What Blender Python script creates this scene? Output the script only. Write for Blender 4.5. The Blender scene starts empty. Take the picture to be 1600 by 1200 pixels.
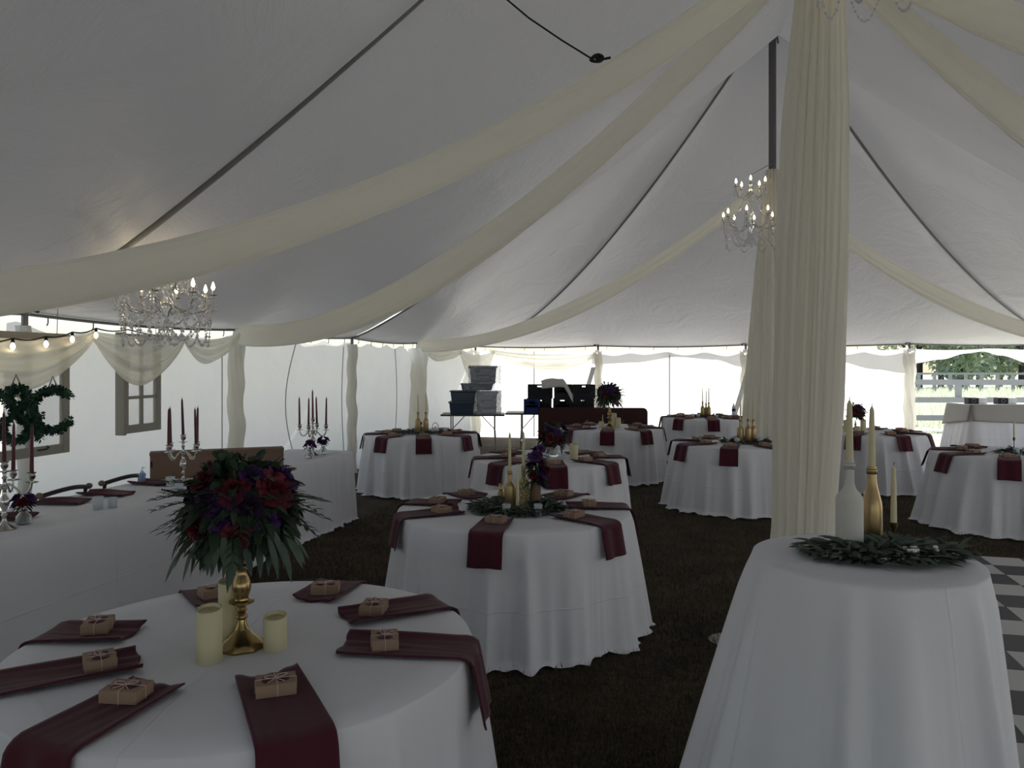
import bpy, math, random
import numpy as np
from mathutils import Vector, Matrix, Euler, noise as mnoise
PI = math.pi
scene = bpy.context.scene
COL = scene.collection
# ------------------------------------------------------------------ camera
F, HZ, CAMZ = 1200.0, 568.0, 1.72          # focal length in px, horizon row, eye height
cam_d = bpy.data.cameras.new('camera')
cam_d.sensor_width = 36.0
cam_d.lens = 36.0 * F / 1600.0
cam_d.shift_y = -(600 - HZ) / 1600.0
cam_d.clip_start = 0.05
cam_d.clip_end = 400
cam = bpy.data.objects.new('camera', cam_d)
COL.objects.link(cam)
cam.location = (0, 0, CAMZ)
cam.rotation_euler = (PI / 2, 0, 0)
scene.camera = cam
# ------------------------------------------------------------------ light
scene.view_settings.view_transform = 'Standard'
scene.view_settings.look = 'None'
scene.view_settings.exposure = 0.48
scene.view_settings.gamma = 1.0
scene.view_settings.use_curve_mapping = False
world = bpy.data.worlds.new('world')
scene.world = world
world.use_nodes = True
wn = world.node_tree.nodes
sky = wn.new('ShaderNodeTexSky')
sky.sky_type = 'NISHITA'
sky.sun_disc = False
sky.sun_elevation = math.radians(56)
sky.sun_rotation = math.radians(20)
sky.air_density = 1.0
sky.dust_density = 0.8
bg = wn['Background']
world.node_tree.links.new(sky.outputs[0], bg.inputs[0])
bg.inputs[1].default_value = 0.13
sun_d = bpy.data.lights.new('sun', 'SUN')
sun_d.energy = 7.0
sun_d.angle = math.radians(1.0)
sun_d.color = (1.0, 0.97, 0.94)
sun = bpy.data.objects.new('sun', sun_d)
COL.objects.link(sun)
_az, _el = math.radians(50), math.radians(44)      # sun stands behind the back wall, to the right
_dir = Vector((math.sin(_az) * math.cos(_el), math.cos(_az) * math.cos(_el), math.sin(_el)))
sun.rotation_euler = _dir.to_track_quat('Z', 'Y').to_euler()
sun.location = _dir * 60
# ------------------------------------------------------------------ helpers
rnd = random.Random(7)


def gp(px, py, z=0.0):
    """ground-plane measurement: the point at height z seen at a pixel of the photograph"""
    d = (CAMZ - z) * F / (py - HZ)
    return Vector(((px - 800) / F * d, d, z))


def dp(px, py, d):
    return Vector(((px - 800) / F * d, d, CAMZ + (HZ - py) / F * d))


MATS = {}


def mat(name, col, rough=0.8, metal=0.0, trans=0.0, transcol=None, spec=0.3, bump=None, alpha=1.0, noise=None, emis=None, sheen=0.0, glass=0.0, stretch=(1, 1, 1)):
    m = bpy.data.materials.new(name)
    m.use_nodes = True
    nt = m.node_tree
    N, L = nt.nodes, nt.links
    b = N['Principled BSDF']
    out = N['Material Output']
    b.inputs['Base Color'].default_value = (*col, 1)
    b.inputs['Roughness'].default_value = rough
    b.inputs['Metallic'].default_value = metal
    b.inputs['Specular IOR Level'].default_value = spec
    b.inputs['Sheen Weight'].default_value = sheen
    b.inputs['Transmission Weight'].default_value = glass
    if emis:
        b.inputs['Emission Color'].default_value = (*emis[0], 1)
        b.inputs['Emission Strength'].default_value = emis[1]
    tc = None
    if bump or noise:
        tc = N.new('ShaderNodeTexCoord')
        mp = N.new('ShaderNodeMapping')
        mp.inputs['Scale'].default_value = stretch
        L.new(tc.outputs['Object'], mp.inputs['Vector'])
    nrm = None
    if bump:
        n = N.new('ShaderNodeTexNoise')
        n.inputs['Scale'].default_value = bump[0]
        n.inputs['Detail'].default_value = 4
        L.new(mp.outputs[0], n.inputs['Vector'])
        bu = N.new('ShaderNodeBump')
        bu.inputs['Strength'].default_value = bump[1]
        bu.inputs['Distance'].default_value = bump[2] if len(bump) > 2 else 0.02
        L.new(n.outputs[0], bu.inputs['Height'])
        nrm = bu.outputs[0]
        L.new(nrm, b.inputs['Normal'])
    if noise:
        n = N.new('ShaderNodeTexNoise')
        n.inputs['Scale'].default_value = noise[0]
        n.inputs['Detail'].default_value = 5
        L.new(mp.outputs[0], n.inputs['Vector'])
        r = N.new('ShaderNodeValToRGB')
        r.color_ramp.elements[0].position = 0.35
        r.color_ramp.elements[1].position = 0.68
        r.color_ramp.elements[0].color = (*col, 1)
        r.color_ramp.elements[1].color = (*noise[1], 1)
        L.new(n.outputs[0], r.inputs[0])
        L.new(r.outputs[0], b.inputs['Base Color'])
    last = b.outputs[0]
    if trans > 0:
        t = N.new('ShaderNodeBsdfTranslucent')
        t.inputs[0].default_value = (*(transcol or col), 1)
        if nrm:
            L.new(nrm, t.inputs['Normal'])
        mx = N.new('ShaderNodeMixShader')
        mx.inputs[0].default_value = trans
        L.new(last, mx.inputs[1])
        L.new(t.outputs[0], mx.inputs[2])
        last = mx.outputs[0]
    if alpha < 1:
        tr = N.new('ShaderNodeBsdfTransparent')
        mx = N.new('ShaderNodeMixShader')
        mx.inputs[0].default_value = alpha
        L.new(tr.outputs[0], mx.inputs[1])
        L.new(last, mx.inputs[2])
        last = mx.outputs[0]
    L.new(last, out.inputs[0])
    MATS[name] = m
    return m


mat('roof_vinyl', (.72, .72, .735), .42, trans=.026, transcol=(.80, .79, .80), spec=.5, bump=(1.6, .8, .06))
mat('wall_vinyl', (.74, .73, .70), .5, trans=.62, transcol=(.95, .925, .89), spec=.3, bump=(1.3, .7, .10), noise=(.9, (.60, .575, .53)))
mat('wall_vinyl_dimmed', (.64, .62, .585), .5, trans=.56, transcol=(.93, .88, .83), spec=.3, bump=(1.3, .8, .10), noise=(1.1, (.52, .50, .46)))  # same vinyl as the back wall, colour darkened for the left wall's weaker light
mat('valance_vinyl', (.72, .72, .72), .6, trans=.35, transcol=(.8, .8, .8))
mat('wall_cord', (.46, .45, .43), .7)
mat('seam_tape', (.24, .235, .23), .5)
mat('cloth_white', (.79, .80, .85), .85, trans=.06, transcol=(.8, .8, .83), spec=.15, bump=(6, .12, .02))
mat('cloth_cream', (.42, .40, .38), .85, trans=.1)
mat('ivory_sheer', (.93, .915, .85), .8, trans=.65, transcol=(.97, .955, .89), spec=.1)
mat('ivory_swag', (.85, .83, .72), .8, trans=.5, transcol=(.90, .87, .74), spec=.1, alpha=.86)
mat('burgundy', (.068, .010, .022), .75, spec=.2, sheen=.15, bump=(40, .1, .004))
mat('kraft', (.31, .215, .155), .8, bump=(60, .1, .003))
mat('twine', (.62, .45, .42), .9)
mat('window_dark', (.05, .012, .02), .5)
mat('gold_metal', (.36, .26, .12), .25, metal=1)
mat('gold_paint', (.42, .31, .16), .35, metal=.75)
mat('glitter', (.16, .11, .02), .3, metal=.7, bump=(200, 1.0, .02), noise=(130, (1.0, .92, .55)))
mat('brass_dark', (.12, .08, .04), .4, metal=.8)
mat('silver', (.55, .54, .52), .2, metal=1)
mat('steel', (.20, .19, .19), .4, metal=.7)
mat('wax_ivory', (.72, .67, .46), .5, trans=.2, transcol=(.8, .7, .4))
mat('wax_top', (.62, .55, .30), .5)
mat('wax_burgundy', (.10, .018, .025), .4)
mat('wick', (.02, .02, .02), .9)
mat('yarn', (.66, .65, .62), .9, bump=(90, .5, .006), stretch=(1, 1, 12))
mat('frosted', (.74, .78, .82), .35, trans=.5, transcol=(.8, .85, .9))
mat('glass', (.9, .95, .95), .03, glass=.9, spec=.6)
mat('crystal', (.95, .95, .97), .12, metal=.35, spec=1.0, trans=.25, transcol=(.95, .95, .97))
mat('bulb', (1, .85, .6), .3, emis=((1.0, .80, .50), 9.0))
mat('leaf_dark', (.022, .042, .024), .55, noise=(9, (.04, .07, .038)))
mat('leaf_mid', (.045, .085, .035), .5)
mat('leaf_grey', (.055, .085, .062), .6, noise=(14, (.10, .135, .105)))
mat('boxwood', (.010, .040, .022), .6, noise=(30, (.02, .07, .04)))
mat('rose', (.10, .007, .015), .6)
mat('plum', (.060, .018, .11), .6)
mat('plum_dark', (.022, .008, .03), .6)
mat('white_petal', (.7, .7, .68), .7)
mat('wood_grey', (.30, .285, .25), .7, bump=(12, .2, .01), stretch=(1, 1, .2))
mat('wood_dark', (.028, .02, .018), .45)
mat('wood_tan', (.20, .13, .08), .5)
mat('pane', (.9, .92, .95), .06, spec=.5, alpha=.16)
mat('cardboard', (.20, .135, .10), .85, bump=(5, .1, .01))
mat('black_iron', (.012, .012, .012), .5)
mat('pole_lightened', (.72, .72, .72), .45, metal=.2)  # hidden pole's metal made paler so the fabric column around it glows brighter
mat('pole_metal', (.17, .16, .165), .35, metal=.6)
mat('crate_black', (.012, .014, .022), .5)
mat('crate_blue', (.012, .03, .16), .45)
mat('bin_grey', (.06, .085, .12), .5)
mat('bin_dark', (.035, .055, .09), .45)
mat('plastic_crumpled', (.62, .66, .74), .2, spec=.9, alpha=.62)
mat('plastic_wrap', (.70, .74, .82), .12, spec=.9, alpha=.34)
mat('table_maroon', (.045, .012, .012), .5)
mat('table_edge', (.10, .09, .09), .5)
mat('sanitizer', (.35, .55, .85), .2, alpha=.6)
mat('white_plastic', (.75, .76, .78), .4)
mat('grass_blade', (.050, .042, .022), .8, noise=(1.5, (.085, .066, .035)))
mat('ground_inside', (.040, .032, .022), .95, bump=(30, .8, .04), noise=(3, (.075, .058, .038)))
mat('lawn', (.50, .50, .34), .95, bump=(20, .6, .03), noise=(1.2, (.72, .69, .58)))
mat('weeds', (.56, .63, .44), .8, trans=.4, transcol=(.72, .79, .56), noise=(3, (.84, .86, .78)))
mat('tree_leaf', (.34, .42, .24), .7, trans=.5, transcol=(.50, .58, .36), noise=(.5, (.50, .54, .54)))
mat('bark', (.07, .06, .055), .9)
mat('fence_wood', (.36, .36, .37), .85, bump=(8, .3, .01))
mat('tile_black', (.035, .035, .05), .35)
mat('tile_white', (.52, .52, .52), .35)
mat('linen_bag', (.55, .54, .52), .8)


def add_creases(name, zc):
    """pressed fold lines of a tablecloth: fine ridges on the object axes"""
    nt = MATS[name].node_tree
    N, L = nt.nodes, nt.links
    tc = N.new('ShaderNodeTexCoord')
    sp = N.new('ShaderNodeSeparateXYZ')
    L.new(tc.outputs['Object'], sp.inputs[0])
    last = None
    for ax, off in ((0, 0.06), (1, -0.04), (2, -zc)):
        a = N.new('ShaderNodeMath')
        a.operation = 'ADD'
        a.inputs[1].default_value = off
        L.new(sp.outputs[ax], a.inputs[0])
        b = N.new('ShaderNodeMath')
        b.operation = 'ABSOLUTE'
        L.new(a.outputs[0], b.inputs[0])
        c = N.new('ShaderNodeMapRange')
        c.inputs['From Min'].default_value = 0
        c.inputs['From Max'].default_value = .007
        c.inputs['To Min'].default_value = 1
        c.inputs['To Max'].default_value = 0
        L.new(b.outputs[0], c.inputs['Value'])
        if last is None:
            last = c.outputs[0]
        else:
            mx = N.new('ShaderNodeMath')
            mx.operation = 'MAXIMUM'
            L.new(last, mx.inputs[0])
            L.new(c.outputs[0], mx.inputs[1])
            last = mx.outputs[0]
    old = [n for n in N if n.type == 'BUMP'][0]
    bu = N.new('ShaderNodeBump')
    bu.inputs['Strength'].default_value = .55
    bu.inputs['Distance'].default_value = .004
    L.new(last, bu.inputs['Height'])
    L.new(old.outputs[0], bu.inputs['Normal'])
    L.new(bu.outputs[0], N['Principled BSDF'].inputs['Normal'])


add_creases('cloth_white', .33)


for _n in MATS['roof_vinyl'].node_tree.nodes:
    if _n.type == 'TEX_NOISE':
        _n.inputs['Detail'].default_value = 9
        _n.inputs['Roughness'].default_value = .62
        _n.inputs['Distortion'].default_value = .8


class MB:
    def __init__(s):
        s.v, s.f, s.m = [], [], []
        s.mi = 0

    def add(s, verts, faces):
        o = len(s.v)
        s.v.extend([tuple(p) for p in verts])
        s.f.extend([tuple(i + o for i in f) for f in faces])
        s.m.extend([s.mi] * len(faces))
        return s

    def box(s, lo, hi, rot=None, ctr=None):
        (a, b, c), (d, e, f) = lo, hi
        p = [Vector(q) for q in ((a, b, c), (d, b, c), (d, e, c), (a, e, c), (a, b, f), (d, b, f), (d, e, f), (a, e, f))]
        if rot is not None:
            ctr = Vector(ctr or ((a + d) / 2, (b + e) / 2, (c + f) / 2))
            p = [ctr + rot @ (q - ctr) for q in p]
        return s.add(p, [(3, 2, 1, 0), (4, 5, 6, 7), (0, 1, 5, 4), (1, 2, 6, 5), (2, 3, 7, 6), (3, 0, 4, 7)])

    def tube(s, path, rad, seg=8, caps=True):
        path = [Vector(p) for p in path]
        n = len(path)
        if not hasattr(rad, '__len__'):
            rad = [rad] * n
        vs, fs = [], []
        prev = None
        for i, p in enumerate(path):
            t = (path[min(i + 1, n - 1)] - path[max(i - 1, 0)])
            t = t.normalized() if t.length > 1e-9 else Vector((0, 0, 1))
            ref = prev if prev is not None else (Vector((0, 0, 1)) if abs(t.z) < .9 else Vector((1, 0, 0)))
            a = (ref - t * ref.dot(t))
            a = a.normalized() if a.length > 1e-6 else t.orthogonal().normalized()
            prev = a
            b = t.cross(a)
            for k in range(seg):
                w = 2 * PI * k / seg
                vs.append(p + (a * math.cos(w) + b * math.sin(w)) * rad[i])
        for i in range(n - 1):
            for k in range(seg):
                k2 = (k + 1) % seg
                fs.append((i * seg + k, i * seg + k2, (i + 1) * seg + k2, (i + 1) * seg + k))
        if caps:
            fs.append(tuple(range(seg))[::-1])
            fs.append(tuple((n - 1) * seg + k for k in range(seg)))
        return s.add(vs, fs)

    def lathe(s, prof, seg=24, c=(0, 0, 0), rfun=None):
        vs, fs = [], []
        n = len(prof)
        for i, (r, z) in enumerate(prof):
            for k in range(seg):
                w = 2 * PI * k / seg
                q = r * (rfun(w, z) if rfun else 1)
                vs.append((c[0] + q * math.cos(w), c[1] + q * math.sin(w), c[2] + z))
        for i in range(n - 1):
            for k in range(seg):
                k2 = (k + 1) % seg
                fs.append((i * seg + k, i * seg + k2, (i + 1) * seg + k2, (i + 1) * seg + k))
        if prof[0][0] > 1e-5:
            fs.append(tuple(range(seg))[::-1])
        if prof[-1][0] > 1e-5:
            fs.append(tuple((n - 1) * seg + k for k in range(seg)))
        return s.add(vs, fs)

    def grid(s, nu, nv, fn, closed=False, flip=False):
        vs = [fn(i / (nu - (0 if closed else 1)), j / (nv - 1)) for j in range(nv) for i in range(nu)]
        fs = []
        for j in range(nv - 1):
            for i in range(nu if closed else nu - 1):
                i2 = (i + 1) % nu
                q = (j * nu + i, j * nu + i2, (j + 1) * nu + i2, (j + 1) * nu + i)
                fs.append(q[::-1] if flip else q)
        return s.add(vs, fs)

    def blob(s, c, r, sc=(1, 1, 1), seg=10, rings=7):
        c = Vector(c)
        prof = []
        vs, fs = [], []
        for i in range(rings + 1):
            a = PI * i / rings
            for k in range(seg):
                w = 2 * PI * k / seg
                vs.append(c + Vector((r * sc[0] * math.sin(a) * math.cos(w), r * sc[1] * math.sin(a) * math.sin(w), -r * sc[2] * math.cos(a))))
        for i in range(rings):
            for k in range(seg):
                k2 = (k + 1) % seg
                fs.append((i * seg + k, i * seg + k2, (i + 1) * seg + k2, (i + 1) * seg + k))
        return s.add(vs, fs)

    def bead(s, c, r, h=1.0):
        x, y, z = c
        return s.add([(x + r, y, z), (x, y + r, z), (x - r, y, z), (x, y - r, z), (x, y, z + r * h), (x, y, z - r * h)],
                     [(0, 1, 4), (1, 2, 4), (2, 3, 4), (3, 0, 4), (1, 0, 5), (2, 1, 5), (3, 2, 5), (0, 3, 5)])

    def leaf(s, p, d, up, ln, wd, droop=0.0, n=4, shape=None):
        """a pointed leaf as a bent two-sided strip with a centre fold"""
        p, d, up = Vector(p), Vector(d).normalized(), Vector(up)
        side = d.cross(up)
        side = side.normalized() if side.length > 1e-5 else d.orthogonal().normalized()
        vs, fs = [], []
        for i in range(n + 1):
            t = i / n
            w = wd * (math.sin(PI * min(1, t * .92 + .06)) ** .8) * .5
            q = p + d * (ln * t) + Vector((0, 0, -droop * ln * t * t))
            fold = up * (w * .35)
            vs += [q - side * w + fold, q, q + side * w + fold]
        for i in range(n):
            a = i * 3
            fs += [(a, a + 1, a + 4, a + 3), (a + 1, a + 2, a + 5, a + 4)]
        return s.add(vs, fs)

    def build(s, name, mats, parent=None, loc=None, rot=None, smooth=40, solid=0, bevel=0):
        me = bpy.data.meshes.new(name)
        me.from_pydata(s.v, [], s.f)
        if not isinstance(mats, (list, tuple)):
            mats = [mats]
        for m in mats:
            me.materials.append(MATS[m])
        if len(mats) > 1:
            me.polygons.foreach_set('material_index', s.m)
        if smooth:
            me.polygons.foreach_set('use_smooth', [True] * len(me.polygons))
            if smooth < 179:
                me.set_sharp_from_angle(angle=math.radians(smooth))
        me.update()
        o = bpy.data.objects.new(name, me)
        COL.objects.link(o)
        if parent:
            o.parent = parent
        if loc is not None:
            o.location = loc
        if rot is not None:
            o.rotation_euler = rot
        if bevel:
            bm_ = o.modifiers.new('bevel', 'BEVEL')
            bm_.width = bevel
            bm_.segments = 2
            bm_.limit_method = 'ANGLE'
        if solid:
            sm = o.modifiers.new('solid', 'SOLIDIFY')
            sm.thickness = solid
            sm.offset = 0
        return o


def tag(o, label, cat, group=None, kind=None):
    if label:
        o['label'] = label
    if cat:
        o['category'] = cat
    if group:
        o['group'] = group
    if kind:
        o['kind'] = kind
    return o


def struct(o):
    o['kind'] = 'structure'
    return o


def thing(name, label, cat, loc=(0, 0, 0), rz=0.0, group=None):
    o = bpy.data.objects.new(name, None)
    o.empty_display_size = .05
    COL.objects.link(o)
    o.location = loc
    o.rotation_euler = (0, 0, rz)
    return tag(o, label, cat, group)


def dup(root, loc, rz=0.0, label=None, group=None, scale=None):
    def cp(o, par):
        c = o.copy()
        COL.objects.link(c)
        if par:
            c.parent = par
        for ch in KIDS.get(o.name, [x for x in o.children]):
            cp(ch, c)
        return c
    r = cp(root, None)
    r.location = loc
    r.rotation_euler = (0, 0, rz)
    if scale:
        r.scale = (scale,) * 3
    if label:
        r['label'] = label
    if group:
        r['group'] = group
    return r


KIDS = {}
# ------------------------------------------------------------------ the tent: plan
U = Vector((.2485, .9686, 0))                 # along the ridge, towards the back wall
NX = Vector((.9686, -.2485, 0))               # across, towards the right wall
EZ = 2.13
CLc = Vector((-.85, 17.9, 0))
LP = [CLc, Vector((-1.85, 15.0, 0)), Vector((-2.5, 12.0, 0)), Vector((-3.25, 9.05, 0)), Vector((-3.88, 6.09, 0)),
      Vector((-4.6, 3.14, 0)), Vector((-5.35, .2, 0)), Vector((-6.1, -2.75, 0)), Vector((-6.85, -5.7, 0))]
CRc = CLc + NX * 12.19
RP = [CRc - U * (3.05 * k) for k in range(9)]
BP = [CLc, Vector((1.93, 17.2, 0)), Vector((4.99, 16.4, 0)), Vector((8.07, 15.6, 0)), CRc]
FP = [LP[8] + (RP[8] - LP[8]) * (k / 4) for k in range(5)]
P2 = Vector((3.55, 10.47, 6.55))
P1 = Vector((1.86, 4.6, 6.2))
P0 = Vector((.40, -1.30, 6.2))


def poly(pts, t):
    t = max(0, min(len(pts) - 1, t))
    i = min(int(t), len(pts) - 2)
    return pts[i].lerp(pts[i + 1], t - i)


def eave_z(t):
    f = abs(t - round(t)) * 2
    return EZ - .035 * math.sin(PI / 2 * f)


# ------------------------------------------------------------------ ground
g = MB()
g.grid(60, 80, lambda a, b: tuple((lambda p: Vector((p.x, p.y, .012 * mnoise.noise(p * .9))))(
    (LP[0] - U * (24.6 * (1 - b)) - NX * .9 + U * .25 * b).lerp(LP[0] - U * (24.6 * (1 - b)) + NX * 13.2 + U * .25 * b, a))))
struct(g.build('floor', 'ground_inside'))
g = MB()
g.box((-90, -50, -.2), (110, 140, -.03))
struct(g.build('floor_lawn', 'lawn'))

# ------------------------------------------------------------------ roof
r = MB()


def fan(peak, per, nper, pz, corners):
    """hip end: from a peak out to the eave perimeter, sagging most along the corner seams"""
    def fn(a, b):
        tt = a * (len(per) - 1)
        e = poly(per, tt)
        ez = eave_z(tt)
        cd = min(abs((tt - c)) * 3.05 for c in corners)
        p = 1.2 + .48 * math.exp(-(cd / 1.3) ** 1.2)
        q = Vector((peak.x, peak.y, 0)).lerp(e, b)
        z = ez + (pz - ez) * (1 - b) ** p
        wr = .018 * mnoise.noise(Vector((q.x * 1.3, q.y * 1.3, 3))) * math.sin(PI * b)
        return (q.x, q.y, z + wr)
    r.grid(nper, 26, fn, flip=True)


def strip(A, B, pts, t0, t1, flip):
    """between two peaks: ridge dips in a saddle, tight seams under each peak"""
    def fn(a, b):
        tt = t0 + (t1 - t0) * a
        e = poly(pts, tt)
        ez = eave_z(tt)
        c = A.lerp(B, a)
        rz = c.z - 1.15 * math.sin(PI * a) ** .75
        p = 1.17 + .30 * math.sin(PI * a) ** .8
        q = Vector((c.x, c.y, 0)).lerp(e, b)
        z = ez + (rz - ez) * (1 - b) ** p
        wr = .02 * mnoise.noise(Vector((q.x * 1.1, q.y * 1.1, 8))) * math.sin(PI * b)
        return (q.x, q.y, z + wr)
    r.grid(33, 26, fn, flip=flip)


fan(P2, [LP[2], LP[1]] + BP + [RP[1], RP[2]], 97, P2.z, (2, 6))
strip(P2, P1, LP, 2, 4, True)
strip(P2, P1, RP, 2, 4, False)
strip(P1, P0, LP, 4, 6, True)
strip(P1, P0, RP, 4, 6, False)
fan(P0, [RP[6], RP[7]] + FP[::-1] + [LP[7], LP[6]], 65, P0.z, (2, 6))
roof = struct(r.build('ceiling', 'roof_vinyl', smooth=30))


def seam(name, pk, e, p, w=.05, sag=0):
    m = MB()
    n = 30
    pts = []
    for i in range(n + 1):
        t = .01 + .985 * i / n
        q = Vector((pk.x, pk.y, 0)).lerp(e, t)
        pts.append(Vector((q.x, q.y, EZ + (pk.z - EZ) * (1 - t) ** p - .02)))
    side = (e - Vector((pk.x, pk.y, 0))).cross(Vector((0, 0, 1))).normalized()
    vs, fs = [], []
    for q in pts:
        vs += [q - side * w / 2, q - Vector((0, 0, .012)), q + side * w / 2]
    for i in range(n):
        a = i * 3
        fs += [(a, a + 1, a + 4, a + 3), (a + 1, a + 2, a + 5, a + 4)]
    m.add(vs, fs)
    return struct(m.build(name, 'seam_tape', solid=.004))


for i, (pk, e, p) in enumerate([(P2, LP[0], 1.68), (P2, RP[0], 1.68), (P2, LP[2], 1.2), (P2, RP[2], 1.2), (P1, LP[4], 1.17), (P1, RP[4], 1.17)]):
    seam('trim_%d' % (i + 1), pk, e, p, .075 if i > 1 else .05)
# eave webbing with hooks, run along left and back
m = MB()
path = [Vector((*poly(LP, t).xy, eave_z(t) - .015)) for t in np.linspace(5, 0, 61)] + [Vector((*poly(BP, t).xy, eave_z(t) - .015)) for t in np.linspace(0, 4, 50)][1:]
m.tube(path, .014, 6)
for i, q in enumerate(path[1::2]):
    m.tube([q, q - Vector((0, 0, .05)), q - Vector((.01, 0, .075))], .006, 5)
struct(m.build('trim_eave', 'pole_metal'))


# ------------------------------------------------------------------ walls
def wall(name, pts, t0, t1, out, top=lambda t: 2.02, bot=0.0, ripple=.05, nu=60, material='wall_vinyl', parent=None, off=.06, seed=0):
    m = MB()

    def fn(a, b):
        t = t0 + (t1 - t0) * a
        q = poly(pts, t) + out * off
        zt = top(t)
        bz = bot(t) if callable(bot) else bot
        z = zt + (bz - zt) * b
        k = ripple * (mnoise.noise(Vector((t * 2.1 + seed, z * .8, seed))) + .6 * mnoise.noise(Vector((t * 6 + seed, z * .5, 5))))
        q = q + out * (k + .05 * b)
        return (q.x, q.y, z)
    m.grid(nu, 16, fn)
    return struct(m.build(name, material, parent=parent, smooth=180))


def hooks(t, gap=.10):
    f = t * 4 % 1
    return 2.06 - gap * math.sin(PI * f) ** 1.2


def ltop(t):
    z = hooks(t, .07)
    z -= .33 * math.exp(-((t - 1.03) / .06) ** 2)        # the wall droops open beside the second pole
    z -= .05 * math.exp(-((t - 3.75) / .16) ** 2)
    return z


wall('wall_left', LP, 8, 4.14, -NX, ltop, nu=60, material='wall_vinyl_dimmed', seed=1)
wall('wall_left_front', LP, 4.03, 0, -NX, ltop, nu=150, material='wall_vinyl_dimmed', seed=2)
wall('wall_back', BP, 0, 3.0, U, lambda t: hooks(t, .08), nu=110, seed=3, bot=0.0)
wall('wall_right', RP, 0.6, 8, NX, lambda t: hooks(t), nu=80, seed=4)


# valance strips hanging inside along the back eave
def vlow(t):
    ks = [(0, 1.75), (.4, 1.70), (.7, 1.86), (.98, 1.70), (1.25, 1.74), (1.55, 1.86), (1.8, 1.80), (1.98, 1.64), (2.2, 1.80), (2.55, 1.78), (2.8, 1.60), (2.97, 1.52),
          (3.02, 1.72), (3.2, 1.80), (3.35, 1.92), (3.45, 1.96), (3.55, 1.88), (3.75, 1.70), (4, 1.62)]
    for (a, za), (b, zb) in zip(ks, ks[1:]):
        if a <= t <= b:
            f = (t - a) / (b - a)
            f = f * f * (3 - 2 * f)
            return za + (zb - za) * f
    return 1.7


wall('trim_valance', BP, .95, 4, U, lambda t: 2.02 - .03 * math.sin(PI * (t * 2 % 1)), bot=vlow, ripple=.02, nu=120, material='valance_vinyl', off=-.03, seed=6)


# wall seams and the loose cord on the left wall
def lw(px, pad=.0):
    """point of the left wall line that is seen in a pixel column"""
    k = (px - 800) / F
    for i in range(len(LP) - 1):
        a, b = LP[i] + NX * pad, LP[i + 1] + NX * pad
        den = (b.x - a.x) - k * (b.y - a.y)
        t = (k * a.y - a.x) / den
        if 0 <= t <= 1:
            return a.lerp(b, t)
    return LP[5].copy()


def bw(px, pad=.0):
    k = (px - 800) / F
    for a, b in zip(BP, BP[1:]):
        den = (b.x - a.x) - k * (b.y - a.y)
        t = (k * a.y - a.x) / den
        if 0 <= t <= 1:
            return a.lerp(b, t) - U * pad
    return BP[0].copy()


def cord(name, pts, rad, material):
    m = MB()
    m.tube(pts, rad, 6)
    return m.build(name, material)


for i, (px, dx, kk) in enumerate([(347, 0, 0), (462, -8, 1), (537, -3, 0), (617, 3, 0)]):
    pts = []
    for j in range(13):
        z = 1.98 - 1.9 * j / 12
        q = lw(px + dx * math.sin(PI * 1.2 * j / 12) * (1 + kk), -.0)
        pts.append((q.x, q.y, z))
    struct(cord('wall_seam', pts, .007, 'wall_cord'))
for px in (834, 1046, 1300):
    q = bw(px, -.02)
    struct(cord('wall_seam', [(q.x, q.y, 2.0), (q.x, q.y, 1.0), (q.x, q.y, .05)], .012, 'wall_cord'))

# ------------------------------------------------------------------ poles with fabric wraps
def wrap_mesh(h, r0, r1, seed, twist=2.0, lean=(0, 0)):
    m = MB()

    def fn(a, b):
        w = 2 * PI * a
        z = h * b
        rr = (r1 + (r0 - r1) * b)
        rr *= 1 + .16 * math.sin(5 * w + twist * z * 3 + seed) + .12 * mnoise.noise(Vector((math.cos(w) * 2, math.sin(w) * 2 + seed, z * 4)))
        rr += .012 * math.sin(z * 13 + seed + w)
        return (lean[0] * b + rr * math.cos(w), lean[1] * b + rr * math.sin(w), z)
    m.grid(30, 40, fn, closed=True)
    return m


def side_pole(q, label, rw=.06, r2=None, seed=0, group=None):
    t = thing('side_pole', label, 'tent pole', (q.x, q.y, 0), 0, group)
    m = MB()
    m.lathe([(.025, 0), (.025, EZ + .02)], 12)
    m.build('pole', 'pole_metal', t)
    wrap_mesh(EZ - .12, rw, r2 or rw, seed).build('fabric_wrap', 'ivory_sheer', t, loc=(0, 0, .01), smooth=180)
    m = MB()
    m.tube([(0, 0, EZ + .02), (.02, .0, EZ + .10)], .012, 6)
    m.tube([(-.10, -.02, EZ - .01), (0, 0, EZ + .03), (.10, .02, EZ - .0)], .012, 6)
    m.build('eave_bracket', 'black_iron', t)
    return t


side_pole(LP[4] + NX * .02, 'ivory-wrapped tent pole at the left edge behind the boxwood letters', .05, seed=9)
side_pole(LP[3], 'ivory-wrapped side pole behind the long cardboard box', .085, seed=1)
side_pole(LP[2], 'ivory-wrapped side pole behind the five-arm candlestick near the end of the head table', .07, seed=2)
side_pole(LP[1], 'thick ivory-wrapped pole behind the gold bottles of the back left table', .17, .20, seed=3)
side_pole(LP[0], 'ivory-wrapped corner pole behind the stacked plastic bins', .09, .12, seed=4)
side_pole(BP[1] - U * .02, 'white-wrapped back pole beside the tall dark bouquet', .08, seed=5)
side_pole(BP[2] - U * .02, 'white-wrapped back pole behind the three gold bottles on the round table', .10, seed=6)
side_pole(BP[3] - U * .02, 'white-wrapped back pole at the edge of the open bay with the fence view', .10, seed=7)


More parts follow.
